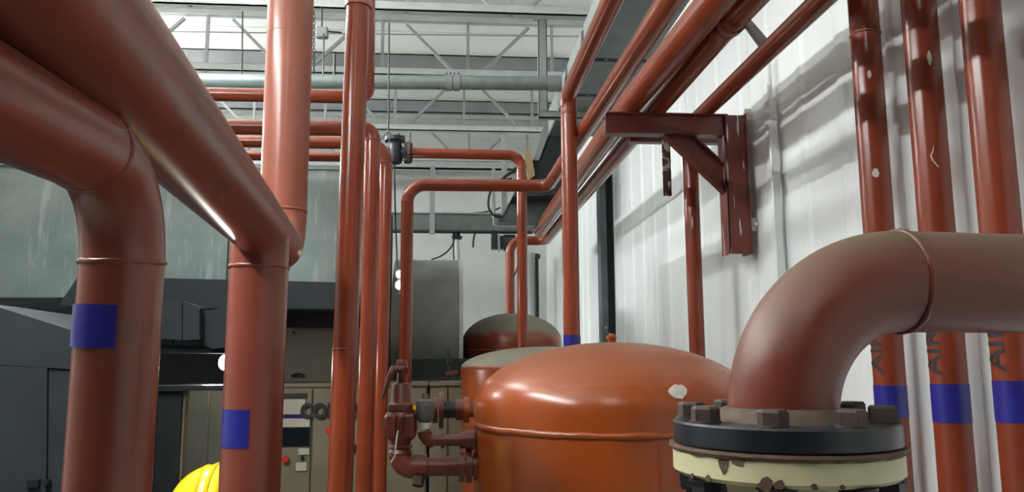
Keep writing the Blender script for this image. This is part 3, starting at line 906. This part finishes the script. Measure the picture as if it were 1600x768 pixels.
# outlet elbow + nipple to tank
xe = P(735, 728, YV).x
zel = vz(729)
root = thing('tank_outlet_pipe', 'red screwed elbow and nipple joining the safety valve to the tank', 'pipe', (xv, YV, zel - .04))
for kind, pp in fillet([(xv, YV, vz(706)), (xv, YV, zel), (xv + .12, YV, zel)], .042):
    if kind == 'elbow': MB().sweep(pp, .039, 24).build('elbow', 'valve_red', root)
MB().sweep([(xv + .042, YV, zel), (xv + .09, YV, zel)], .041, 24).build('elbow_collar', 'valve_red', root)
MB().sweep([(xv + .085, YV, zel), (X1 - r1_ + .06, YV, zel)], .032, 24).build('nipple', 'valve_red', root)
for dx, rr, t in ((0.0, .052, .018), (.024, .056, .02), (.05, .046, .06)):
    xx = P(717, 728, YV).x + dx
    MB().lathe((xx, YV, zel), (1, 0, 0), [(0, .03), (0, rr), (t, rr), (t, .03)], 24).build('coupling_ring', 'valve_red', root)
MB().lathe((xv + .065, YV - .03, zel - .03), (-.2, -.5, -1), [(0, .02), (.03, .02)], 6).build('drain_plug', 'bolt', root, smooth=False)
# upper small branch
zs_ = vz(687)
root = thing('gauge_branch', 'small red elbow branch above the outlet pipe with grey cock', 'pipe', (P(664, 687, YV).x, YV - .03, zs_ - .03))
xg = P(664, 687, YV).x; yg = YV - .02
for kind, pp in fillet([(xg, yg, vz(668)), (xg, yg, zs_), (xg + .1, yg, zs_)], .03):
    if kind == 'elbow': MB().sweep(pp, .024, 20).build('elbow', 'valve_red', root)
MB().sweep([(xg + .03, yg, zs_), (X1 - r1_ + .05, yg, zs_)], .019, 20).build('nipple', 'valve_red', root)
MB().lathe((xg + .055, yg, zs_), (1, 0, 0), [(0, .018), (0, .027), (.012, .027), (.012, .018)], 20).build('coupling_ring', 'valve_red', root)
MB().lathe((P(718, 687, YV).x, yg, zs_), (1, 0, 0), [(0, .018), (0, .028), (.02, .028), (.02, .034), (.05, .034)], 20).build('coupling_ring', 'valve_red', root)
MB().lathe((xg, yg, vz(669)), (0, 0, 1), [(0, .02), (.002, .021), (.02, .021), (.022, .018)], 20).build('white_union', 'white_plastic', root)
MB().lathe((xg, yg, vz(660)), (0, 0, 1), [(0, .018), (.01, .024), (.02, .03), (.065, .032), (.075, .028), (.082, .014), (.1, .012)], 20).build('cock_body', 'grey_plastic', root)
o = MB().bar(P(641, 634, yg), P(651, 637, yg), .016, .014).build('yellow_handle', 'yellow', root, smooth=False)
# flanged stub on tank 2's side, seen beyond
YS = 3.9
root = thing('flanged_stub', 'dark rusty flanged stub on the side of the second tank', 'flange', P(700, 660, YS))
def xx(px): return P(px, 640, YS).x
zf = zat(700, 640, YS)
for a0_, a1_, rr, mt in ((676, 684, .062, 'red_dark'), (686, 693, .088, 'red_dark'), (693, 712, .04, 'dark'), (712, 724, .05, 'red_dark'), (724, 733, .062, 'orange')):
    MB().lathe((xx(a0_), YS + .0, zf), (1, 0, 0), [(0, .02), (0, rr), (xx(a1_) - xx(a0_), rr), (xx(a1_) - xx(a0_), .02)], 24).build('flange_ring' if rr > .055 else 'stub_pipe', mt, root)
MB().sweep([(xx(724), YS, zf), (X2, T2Y - .3, zf)], .04, 16).build('stub_pipe', 'orange', root)

# ================================================================== BIG DUSTY ELBOW ON THE RIGHT WITH FLANGE
YR = 1.15
fc = P(1223, 655, YR)
rR = .079
rFl = .160
zfl = fc.z
zh = zat(1480, 439, YR + .02)
root = thing('flanged_elbow_pipe', 'large dusty red elbow pipe bolted down on a black flange', 'pipe', (fc.x, YR, zfl - .04))
RP = root
pts = [(fc.x, YR, zfl), (fc.x, YR, zh), (XW + .02, YR + .085, zh - .004)]
sg = fillet(pts, .205, 28)
for kind, pp in sg:
    MB().sweep(pp, rR, 64).build('pipe_run' if kind == 'run' else 'elbow', 'red_elbow', RP)
weld(RP, sg[1][1][-1], sg[1][1][-1] - sg[1][1][-2], rR, .0050, 'red_elbow', 64)
# neck + black flange
MB().lathe((fc.x, YR, zfl - .002), (0, 0, 1), [(0, rR + .026), (.004, rR + .022), (.015, rR + .016), (.021, rR + .002)], 64).build('hub', 'hub_dust', RP)
thf = .033
fl = MB().lathe((fc.x, YR, zfl), (0, 0, -1), [(0, rR), (0, rFl - .003), (.003, rFl), (thf - .003, rFl), (thf, rFl - .003), (thf, rR)], 96).build('flange', 'flange_black', RP)
BN = 8
bolt_me = None
def hexbolt(c, up, h, rr, name, mat, parent, rot=0.0):
    m = MB(); vs = []
    for zz_, r_ in ((0, rr), (h * .82, rr), (h, rr * .86)):
        for k in range(6):
            a = PI / 3 * k + rot; vs.append(Vector(c) + Vector((r_ * math.cos(a), r_ * math.sin(a), zz_ * up)))
    fs = [tuple(range(6)), tuple(range(12, 18))]
    for i in range(2):
        for k in range(6): fs.append((i * 6 + k, i * 6 + (k + 1) % 6, i * 6 + 6 + (k + 1) % 6, i * 6 + 6 + k))
    m.add(vs, fs)
    return m.build(name, mat, parent, smooth=False)
rbc = .135
view = math.atan2(-YR, -fc.x)       # direction toward the viewer
for k in range(BN):
    a = view - .09 + 2 * PI * k / BN
    c = (fc.x + rbc * math.cos(a), YR + rbc * math.sin(a), zfl)
    w_ = MB().lathe(c, (0, 0, 1), [(0, .0225), (.003, .0225)], 20); w_.build('washer', 'bolt', fl)
    bo = hexbolt((c[0], c[1], c[2] + .003), 1, .020, .0205, 'hex_bolt', 'bolt', fl, rot=.5 + k * .9)
# lower cream flange (separate casting) with gasket, nuts and neck
zg = zfl - thf
root = thing('cream_flange', 'cream painted flange bolted beneath the black flange', 'flange', (fc.x, YR, zg - .25))
n = 72; vs = []; fs = []
rnd = random.Random(11)
for k in range(n):
    a = 2 * PI * k / n
    rr = rFl + .004 + .003 * rnd.random()
    drop = .0065 + .003 * rnd.random() ** 2
    for r_, z_ in ((rR, zg - .0005), (rr, zg - .0005), (rr + .001, zg - .004), (rr - .001, zg - drop), (rR, zg - drop)):
        vs.append((fc.x + r_ * math.cos(a), YR + r_ * math.sin(a), z_))
for k in range(n):
    for j in range(5):
        fs.append((k * 5 + j, ((k + 1) % n) * 5 + j, ((k + 1) % n) * 5 + (j + 1) % 5, k * 5 + (j + 1) % 5))
part('gasket', vs, fs, 'rust', root, True, 30, label='rusty gasket edge')
cth = .036
cf = MB().lathe((fc.x, YR, zg - .007), (0, 0, -1), [(0, rR), (0, rFl - .002), (.003, rFl + .001), (cth - .006, rFl + .001), (cth, rFl - .006), (cth + .001, rR)], 96).build('flange_disc', 'cream', root)
MB().lathe((fc.x, YR, zg - .007 - cth), (0, 0, -1), [(0, rR + .016), (.01, rR + .008), (.03, rR + .004), (.2, rR + .004), (.3, rR + .05), (.6, rR + .07), (1.9 if zg - cth - 1.9 > .0 else zg - cth - .05, rR + .07)], 64).build('neck', 'cream', root)
for k in range(BN):
    a = view - .09 + 2 * PI * k / BN
    c = (fc.x + rbc * math.cos(a), YR + rbc * math.sin(a), zg - .007 - cth)
    MB().lathe(c, (0, 0, -1), [(0, .027), (.004, .027)], 18).build('washer', 'bolt_black', root)
    nu = hexbolt((c[0], c[1], c[2] - .004), -1, .026, .0235, 'hex_nut', 'bolt_black', root, rot=.3 + k * .7)
    MB().sweep([(c[0], c[1], c[2] - .02), (c[0], c[1], c[2] - .055)], .012, 12).build('stud_end', 'bolt_black', nu)
# flaked paint spots on the cream rim
for px, w_, h_, top_ in ((1137, 9, 12, True), (1196, 12, 10, False), (1215, 8, 7, False), (1112, 5, 5, False), (1262, 5, 5, False), (1300, 4, 4, False), (1085, 5, 4, False), (1160, 10, 5, True)):
    a = math.asin(max(-1, min(1, (px - 1224) / 181.0)))
    # angle measured from the viewer direction around the rim
    th = view + a
    zc_ = (zg - .008) if top_ else (zg - .007 - cth + .003)
    pts = []; rnd2 = random.Random(px); nn = 11
    for k in range(nn):
        t = 2 * PI * k / nn
        pts.append((math.cos(t) * w_ / 1100 * (.6 + .7 * rnd2.random()), math.sin(t) * h_ / 1100 * (.6 + .7 * rnd2.random()) - (h_ / 1500 if top_ else -h_ / 2600)))
    o = chip(root, (fc.x, YR, zc_), (0, 0, 1), rFl + .0008, (math.cos(th), math.sin(th), 0), 0, 0, 'rust', px, 'rust_spot', pts=pts)
    o['label'] = 'brown spot where the cream paint has flaked'

# ================================================================== LEFT BACKGROUND MACHINERY
root = thing('plenum_duct', 'large streaked grey green sheet metal plenum behind the headers', 'duct', P(300, 470, 4.9))
a0_ = P(-260, 252, 4.9); b0_ = P(586, 466, 4.9)
cutsx = [-2.9, -1.35, b0_.x]
for i in range(2):
    o = MB().box((cutsx[i] + .002, 4.9, b0_.z), (cutsx[i + 1] - .002, 6.0, a0_.z)).build('sheet_panel', 'plenum', root, smooth=False); bevel(o, .008)
MB().box((cutsx[0], 4.885, a0_.z - .01), (b0_.x, 4.94, a0_.z + .012)).build('top_rim', 'duct', root, smooth=False)
root = thing('gap_backing', 'added dark sheet enclosure in the gloom below the plenum', 'backing', (-3.0, 6.25, 0))  # dark sheets added to block the bright far wall showing through gaps
xs_ = [-6.9, -5.3, -3.7, -2.1, b0_.x]
for i in range(4):
    MB().box((xs_[i] + .004, 6.25, 0), (xs_[i + 1] - .004, 6.3, a0_.z - .05)).build('backing_panel', 'dark_duct', root, smooth=False)
MB().box((-6.9, 6.3, 0), (b0_.x, 6.34, a0_.z - .05)).build('backing_frame', 'dark', root, smooth=False)
root = thing('dark_hood_duct', 'dark blue grey duct hood below the streaked plenum', 'duct', P(300, 480, 4.45))
traced('hood_body', [(92, 476), (122, 431), (545, 441), (545, 470), (520, 482), (130, 480)], 4.45, .43, 'dark_duct', root)
traced('drop_box', [(232, 470), (284, 470), (284, 531), (232, 527)], 4.3, .2, 'dark_duct', root)
traced('drop_box', [(285.5, 470), (312, 480), (312, 530), (285.5, 531)], 4.3, .2, 'dark_duct', root)
traced('angled_wing', [(312, 486), (370, 478), (370, 540), (330, 545), (312, 532)], 4.36, .3, 'dark_duct', root)
traced('under_plate', [(130, 541), (250, 538), (370, 545), (370, 552), (130, 550)], 4.4, .45, 'dark_duct', root)
traced('shadow_strip', [(446, 483), (545, 483), (545, 513), (446, 511)], 4.7, .4, 'dark', root)  # black strip stands in for the shadow above the beige panel
root = thing('dark_cabinet', 'dark blue grey sheet metal cabinet at the lower left corner', 'cabinet', P(40, 760, 3.5))
traced('sloped_top', [(-120, 462), (0, 480), (138, 524), (138, 578), (-120, 562)], 3.5, .75, 'dark_duct', root)
traced('door', [(-120, 565.5), (73.5, 574), (70, 1000), (-120, 1000)], 3.5, .7, 'dark_duct', root)
traced('door', [(76.5, 575), (138, 581), (138, 1000), (73, 1000)], 3.51, .7, 'dark_duct', root)
MB().lathe(P(75, 752, 3.5), (0, -1, 0), [(0, .014), (.02, .012)], 10).build('latch', 'dark', root)
MB().bar(P(42, 755, 3.49), P(62, 754, 3.49), .02, .03).build('handle', 'dark', root, smooth=False)
root = thing('black_post', 'black steel post standing between the two headers', 'post', P(262, 768, 4.0))
q = P(262, 690, 4.0)
MB().box((q.x - .055, 4.0, 0), (q.x + .055, 4.1, zat(262, 610, 4.0))).build('upright', 'dark', root, smooth=False)
MB().box((q.x - .13, 3.97, zat(262, 610, 4.0)), (q.x + .35, 4.13, zat(262, 602, 4.0))).build('cap_plate', 'dark', root, smooth=False)
MB().box((q.x + .055, 4.02, 0), (q.x + .065, 4.08, zat(262, 612, 4.0))).build('edge_strip', 'beige', root, smooth=False)

# compressor cabinets
YCB = 5.25
zct = zat(560, 603, YCB)
def cxp(px): return P(px, 680, YCB).x
def cab(label, px0, px1, splits, mat, group='compressor cabinets'):
    x0_, x1_ = cxp(px0), cxp(px1)
    root = thing('compressor_cabinet', label, 'cabinet', ((x0_ + x1_) / 2, YCB, 0), group)
    MB().box((x0_, YCB + .015, 0), (x1_, YCB + .4, zct)).build('body', mat, root, smooth=False)
    MB().box((x0_ - .005, YCB - .012, zct), (x1_ + .005, YCB + .4, zct + .022)).build('top_trim', mat, root, smooth=False)
    xs_ = [x0_] + [cxp(s) for s in splits] + [x1_]
    ds = []
    for i in range(len(xs_) - 1):
        o = MB().box((xs_[i] + .006, YCB, .06), (xs_[i + 1] - .006, YCB + .02, zct - .012)).build('door', mat, root, smooth=False); bevel(o, .004); ds.append(o)
    return root, ds
cabA, dA = cab('beige compressor cabinet with control panel and COMPRESOR lettering', 420, 667, [487], 'beige')
cabB, dB = cab('beige compressor cabinet partly hidden behind the tank fittings', 671, 800, [700], 'beige')
cabC, dC = cab('brushed metal cabinet lit by the lamp between the two headers', 284, 418, [326], 'brushed')
# control panel
YP = YCB - .012
def plate(name, x0_, y0_, x1_, y1_, mat, parent, dy=0.0, t=.012):
    a_, b2 = P(x0_, y1_, YP - dy), P(x1_, y0_, YP - dy)
    return MB().box((a_.x, YP - dy, a_.z), (b2.x, YP - dy + t, b2.z)).build(name, mat, parent, smooth=False)
plate('panel_frame', 430, 614, 479, 622, 'dark', dA[0])
plate('panel_face', 430, 623, 477, 647, 'label_white', dA[0])
plate('blue_stripe', 430, 648, 477, 652, 'blue', dA[0])
plate('display', 430, 668, 484, 697, 'display', dA[0])
plate('lower_face', 430, 653, 484, 667, 'label_white', dA[0])
plate('instruction_label', 466, 700, 483, 710, 'label_white', dA[0])
plate('instruction_label', 462, 722, 479, 735, 'label_white', dA[0])
MB().lathe(P(446, 717, YP), (0, -1, 0), [(0, .022), (.02, .02)], 14).build('push_button', 'red_button', dA[0])
plate('key_switch', 470, 712, 474, 719, 'dark', dA[0])

def sign(body, px, py, Y, size, mat, parent, label, sxx=1.0, off=.004):
    cu = bpy.data.curves.new('lettering', 'FONT'); cu.body = body; cu.size = size; cu.extrude = .001; cu.offset = .007
    cu.space_character = 1.08
    to = bpy.data.objects.new('lettering', cu); COL.objects.link(to)
    dg = bpy.context.evaluated_depsgraph_get()
    me = bpy.data.meshes.new_from_object(to.evaluated_get(dg)); bpy.data.objects.remove(to)
    p = P(px, py, Y)
    for v in me.vertices:
        v.co = Vector((p.x + v.co.x * sxx, Y - off - v.co.z, p.z + v.co.y)) - root_loc(parent)
    me.materials.clear(); me.materials.append(M[mat])
    o = bpy.data.objects.new('lettering', me); COL.objects.link(o); o.parent = parent; o['label'] = label
    return o
sign('COMPRESOR', 470, 652, YCB, .125, 'black_text', cabA, 'bold black lettering across the cabinet doors', .84, off=.02)
sign('er', 547, 706, YCB, .10, 'black_text', cabA, 'small black lettering below', .9)
MB().lathe(P(516, 672, YCB), (0, -1, 0), [(0, .03), (.003, .03)], 20).build('red_mark', 'red_button', cabA, label='round red mark')

# upper beige machine panel behind cabinets
root = thing('machine_hood', 'dim beige machine hood above the compressor cabinets', 'hood', P(500, 600, 5.9))
a_, b2 = P(430, 600, 5.9), P(600, 512, 5.9)
MB().box((a_.x, 5.9, a_.z), (b2.x, 6.2, b2.z)).build('face', 'beige', root, smooth=False)
MB().lathe(P(465, 589, 5.88), (0, 0, 1), [(0, .05), (.02, .045), (.03, .02)], 12).build('knob', 'dark', root)
MB().lathe(P(459, 519, 5.895), (0, -1, 0), [(0, .012), (.01, .012)], 8).build('rivet', 'dark', root)
MB().box((P(240, 600, 5.95).x, 5.95, P(240, 606, 5.95).z), (a_.x - .01, 6.1, P(240, 545, 5.95).z)).build('shade_sheet', 'dark', root, smooth=False)  # black sheet stands in for the shadowed interior around the lamp

# large round grey vessel behind the tanks
YVv = 6.75; rv = .62
xe1 = P(722, 420, YVv).x
ztv = zat(700, 407, YVv)
root = thing('round_vessel', 'large round grey sheet vessel in the gloom behind the tanks', 'vessel', (xe1 - .6, YVv, ztv - 2 * rv))
MB().lathe((xe1 - .56, YVv, ztv - rv), (1, 0, 0), [(0, rv * .9), (0, rv), (.56, rv), (.56, rv * .9)], 72).build('wrapper', 'vessel', root)
MB().lathe((xe1 - .03, YVv, ztv - rv), (1, 0, 0), [(0, rv), (0, rv + .018), (.03, rv + .018), (.03, rv)], 72).build('end_rim', 'galv_dull', root)
MB().box((xe1 - .5, YVv - .4, 0), (xe1 - .1, YVv + .4, ztv - rv * 1.8)).build('cradle', 'dark', root, smooth=False)
# dark shelf with small valve
root = thing('machine_shelf', 'dark shelf edge behind the safety valve', 'shelf', P(690, 600, 5.68))
a_, b2 = P(640, 600, 5.68), P(740, 588, 5.68)
MB().box((a_.x, 5.68, a_.z), (b2.x, 5.95, b2.z)).build('shelf_plate', 'dark', root, smooth=False)
MB().box((a_.x, 5.95, 0), (b2.x, 5.97, P(700, 560, 5.97).z)).build('back_sheet', 'dark_duct', root, smooth=False)
root = thing('small_red_cock', 'small dark cock with red handle standing on the shelf', 'valve', (P(700, 588, 5.75).x, 5.75, b2.z))
MB().lathe((P(701, 588, 5.75).x, 5.75, b2.z), (0, 0, 1), [(0, .03), (.02, .03), (.03, .015), (.09, .015), (.095, .028), (.13, .028), (.14, .012), (.2, .01)], 14).build('body', 'dark', root)
MB().bar(P(696, 584, 5.72), P(716, 580, 5.72), .03, .025).build('handle', 'valve_red', root, smooth=False)

# lamps seen in the machinery
def lamp(px, py, Y, rr, label, power):
    p = P(px, py, Y)
    root = thing('work_lamp', label, 'lamp', p - Vector((0, 0, rr * 1.4)))
    prof = [(rr * 1.3 * math.sin(a), rr * math.cos(a)) for a in [-PI / 2 + PI * i / 12 for i in range(13)]]
    MB().lathe(p, (0, 0, 1), prof, 20).build('bulb', 'lamp', root)
    MB().lathe(p + Vector((0, 0, rr * 1.25)), (0, 0, 1), [(0, rr * .5), (rr * .8, rr * .5), (rr * 1.1, rr * .2)], 16).build('socket', 'dark', root)
    d_ = bpy.data.lights.new('lamp_light', 'POINT'); d_.energy = power; d_.color = (1, .96, .86); d_.shadow_soft_size = .05
    lo_ = bpy.data.objects.new('lamp_light', d_); COL.objects.link(lo_); lo_.location = p + Vector((-.02, -.10, -.02))
lamp(351, 566, 4.7, .034, 'bright lamp glowing beside the second header', 9.0)
lamp(623, 428, 5.0, .018, 'small bright lamp, upper of the pair beside the centre risers', 2.0)
lamp(623, 445, 5.0, .021, 'small bright lamp, lower of the pair beside the centre risers', 2.0)

# cables and far fittings
def cable(label, pts, rr=.008, mat='cable'):
    pts = [Vector(p) for p in pts]; out = []
    n = len(pts)
    for i in range(n - 1):
        p0 = pts[max(i - 1, 0)]; p1 = pts[i]; p2 = pts[i + 1]; p3 = pts[min(i + 2, n - 1)]
        for k in range(8):
            t = k / 8
            out.append(.5 * ((2 * p1) + (-p0 + p2) * t + (2 * p0 - 5 * p1 + 4 * p2 - p3) * t * t + (-p0 + 3 * p1 - 3 * p2 + p3) * t ** 3))
    out.append(pts[-1])
    return tag(MB().sweep(out, rr, 8).build('cable', mat, origin=pts[-1]), label, 'cable')
Yc = 9.2
cable('black cable slanting down from the far beam', [P(716, 364, Yc), P(703, 388, Yc), P(688, 400, Yc), P(674, 405, Yc)], .010)
cable('straight dark drop cable under the far beam', [P(708, 364, Yc), P(708.5, 385, Yc), P(709, 406, Yc)], .008)
cable('short dark pull cord with a weight under the far beam', [P(742, 364, Yc), P(740, 374, Yc), P(739, 386, Yc)], .011)
cable('thin dark cable looping beside the tray hangers', [P(806, 262, 6.8), P(790, 275, 6.8), P(770, 292, 6.8), P(763, 315, 6.8), P(768, 333, 6.8), P(785, 338, 6.8), P(796, 318, 6.8)], .011)
cable('second dark cable looping above the red crossover bend', [P(808, 266, 6.78), P(795, 272, 6.78), P(786, 280, 6.78), P(800, 279, 6.78)], .010)
cable('dark cable sagging along the far beam to the tray', [P(692, 332, 9.19), P(730, 333, 9.19), P(765, 330, 9.19), P(782, 324, 9.19)], .010)
cable('thin dark cable beside the far downcomer', [P(814, 398, 7.6), P(806, 425, 7.6), P(801, 435, 7.6)], .008)
cable('dark vertical cable between the centre risers and lamps', [P(616, 254, 5.0), P(618, 340, 5.0), P(620, 395, 5.0), P(622, 440, 5.0)], .005)
root = thing('hoist_motor', 'dark motor and drum hung under the far beam', 'motor', P(790, 390, 9.2))
MB().lathe(P(778, 379, 9.2), (1, 0, 0), [(0, .05), (.01, .085), (.06, .085), (.07, .1), (.2, .1), (.21, .07)], 20).build('drum', 'dark', root)
MB().box(P(768, 388, 9.15), P(778, 364, 9.27)).build('gearbox', 'dark', root, smooth=False)
MB().bar(P(779, 364, 9.1), P(780, 393, 9.1), .025, .02, (0, 1, 0)).build('lever', 'purlin', root, smooth=False)
root = thing('ceiling_spout', 'grey pipe stub with dark cap hanging under the far beam', 'pipe', P(715, 405, 9.2))
MB().sweep([P(715, 412, 9.2), P(714, 374, 9.2)], .03, 14).build('tube', 'galv_dull', root)
MB().lathe(P(714, 374, 9.2), (0, 0, 1), [(0, .05), (.03, .07), (.05, .04), (.1, .03)], 14).build('cap', 'dark', root)
xk = P(838, 450, 10.6)
root = thing('far_drain_pipe', 'black drain pipe in the far corner behind the tanks', 'pipe', (xk.x, 10.6, 0))
MB().sweep([(xk.x, 10.6, 0), (xk.x, 10.6, zat(838, 396, 10.6))], .035, 14).build('pipe_run', 'dark', root)
MB().lathe((xk.x, 10.6, zat(838, 404, 10.6)), (0, 0, 1), [(0, .036), (0, .06), (.06, .06), (.06, .036)], 14).build('collar', 'dark', root)
xk = P(829, 450, 10.4)
root = thing('far_grey_pipe', 'grey upright pipe beside the black drain in the far corner', 'pipe', (xk.x, 10.4, 0))
MB().sweep([(xk.x, 10.4, 0), (xk.x, 10.4, zat(829, 395, 10.4))], .05, 14).build('pipe_run', 'galv_dull', root)
MB().lathe((xk.x, 10.4, zat(829, 403, 10.4)), (0, 0, 1), [(0, .05), (0, .062), (.07, .062), (.07, .05)], 14).build('collar', 'galv_dull', root)

# ================================================================== PERSON WEARING THE YELLOW HARD HAT (below the frame but for the hat)
YPp = 2.95
hc = P(336, 800, YPp)
rh = .162
hat = thing('hard_hat', 'glossy yellow hard hat showing at the bottom between the two headers', 'helmet', (hc.x, hc.y, hc.z - .02))
prof = [(-.02, rh * .98), (0, rh)] + [(h, rr) for h, rr in ellip(rh, rh * 1.02, 14)][1:]
MB().lathe(hc, (0, 0, 1), prof, 40).build('crown', 'yellow', hat, angle=60)
MB().lathe(hc + Vector((0, 0, -.022)), (0, 0, 1), [(0, rh * .9), (0, rh + .02), (.006, rh + .02), (.012, rh)], 40).build('brim', 'yellow', hat)
for s in (-1, 0, 1):
    pts = [hc + Vector((s * .035, -math.cos(t) * rh * .985, math.sin(t) * rh * 1.0 - abs(s) * .006)) for t in [.5 + i * .2 for i in range(11)]]
    MB().sweep(pts, .010, 8).build('ridge', 'yellow', hat)

hx, hy, hzc = hc.x, hc.y, hc.z
skel = {'pelvis': (0, 0, -.78, .15, .12), 'waist': (0, 0, -.60, .135, .105), 'chest': (0, 0, -.40, .165, .115), 'neckb': (0, 0, -.26, .075, .07), 'neck': (0, 0, -.20, .055, .055),
        'lsh': (-.18, 0, -.30, .065, .065), 'lel': (-.22, -.02, -.58, .045, .045), 'lwr': (-.21, -.08, -.82, .03, .03),
        'rsh': (.18, 0, -.30, .065, .065), 'rel': (.22, -.02, -.58, .045, .045), 'rwr': (.21, -.08, -.82, .03, .03),
        'lhip': (-.09, 0, -.86, .09, .09), 'lkn': (-.1, 0, -1.26, .06, .06), 'lan': (-.1, .02, hzc * -1 + .09, .045, .045), 'lto': (-.1, -.15, hzc * -1 + .05, .04, .04),
        'rhip': (.09, 0, -.86, .09, .09), 'rkn': (.1, 0, -1.26, .06, .06), 'ran': (.1, .02, hzc * -1 + .09, .045, .045), 'rto': (.1, -.15, hzc * -1 + .05, .04, .04)}
names = list(skel)
edges = [('pelvis', 'waist'), ('waist', 'chest'), ('chest', 'neckb'), ('neckb', 'neck'), ('chest', 'lsh'), ('lsh', 'lel'), ('lel', 'lwr'), ('chest', 'rsh'), ('rsh', 'rel'), ('rel', 'rwr'),
         ('pelvis', 'lhip'), ('lhip', 'lkn'), ('lkn', 'lan'), ('lan', 'lto'), ('pelvis', 'rhip'), ('rhip', 'rkn'), ('rkn', 'ran'), ('ran', 'rto')]
per = thing('person', 'person in dark work clothes standing under the yellow hard hat', 'person', (hx, hy, 0))
per.rotation_euler.z = 0
me = bpy.data.meshes.new('body')
me.from_pydata([(skel[n][0], skel[n][1], skel[n][2] + hzc) for n in names], [(names.index(a), names.index(b)) for a, b in edges], [])
bo = bpy.data.objects.new('body', me); COL.objects.link(bo); bo.parent = per
sk = bo.modifiers.new('skin', 'SKIN'); sk.use_smooth_shade = True
for i, nme in enumerate(names):
    me.skin_vertices[0].data[i].radius = (skel[nme][3], skel[nme][4])
me.skin_vertices[0].data[0].use_root = True
bo.modifiers.new('sub', 'SUBSURF').levels = 2
bo.modifiers['sub'].render_levels = 2
me.materials.append(M['cloth'])
hd = [(-.21, .04), (-.19, .055), (-.15, .07), (-.10, .082), (-.05, .09), (0, .088), (.04, .07)]
MB().lathe((hx, hy, hzc), (0, 0, 1), hd, 28).build('head', 'skin', per, angle=80)
MB().lathe((hx, hy - .083, hzc - .09), (0, -1, .3), [(0, .02), (.018, .012), (.026, .004)], 10).build('nose', 'skin', per)
for s in (-1, 1):
    MB().lathe((hx + s * .086, hy, hzc - .08), (s, 0, 0), [(0, .012), (.01, .026), (.016, .02)], 12).build('ear', 'skin', per)
    MB().lathe((hx + s * .032, hy - .08, hzc - .055), (0, -1, 0), [(0, .012), (.004, .008)], 12).build('eye', 'dark', per)
    palm = Vector((hx + s * .21, hy - .09, hzc - .87))
    hm = MB(); hm.bar(palm + Vector((0, 0, .05)), palm + Vector((0, -.005, -.045)), .03, .075, (0, 1, 0))
    for k in range(4):
        b0 = palm + Vector((0, -.03 + k * .02, -.04)); L = [.06, .07, .068, .052][k]
        hm.sweep([b0, b0 + Vector((-s * .006, -.004, -L * .5)), b0 + Vector((-s * .022, -.006, -L))], [.009, .0085, .007], 8)
    hm.sweep([palm + Vector((0, -.035, .02)), palm + Vector((-s * .015, -.06, -.015)), palm + Vector((-s * .02, -.065, -.045))], [.011, .0095, .008], 8)
    hm.build('hand', 'skin', per)

# ================================================================== FLUORESCENT BATTENS (unseen; last two added to brighten roof and fronts)
LABS = ['lit fluorescent batten overhead at left, nearest the walkway', 'lit fluorescent batten overhead above the plenum', 'unseen fluorescent batten added deep at left to light the roof', 'unseen fluorescent batten added behind the walkway as front fill']
for i, (x, y, z, L, pw) in enumerate(BATTENS):
    root = thing('unseen_batten', LABS[i], 'lamp', (x, y, z), 'fluorescent battens')
    MB().box((x - .03, y - L / 2, z - .01), (x + .03, y + L / 2, z + .05)).build('housing', 'white_plastic', root, smooth=False)
    tube_mat = emitter('lit_fluorescent_tube', (0.95, 1.0, 0.985), pw / (PI * 2 * 2 * PI * .013 * (L - .06)))
    for s in (-1, 1):
        MB().sweep([(x + s * .06, y - L / 2 + .03, z + .012), (x + s * .06, y + L / 2 - .03, z + .012)], .013, 12).build('tube', tube_mat, root)
        MB().sweep([(x, y + s * L * .35, z + .05), (x, y + s * L * .35, ZR - .01)], .006, 6).build('suspension_rod', 'dark', root)
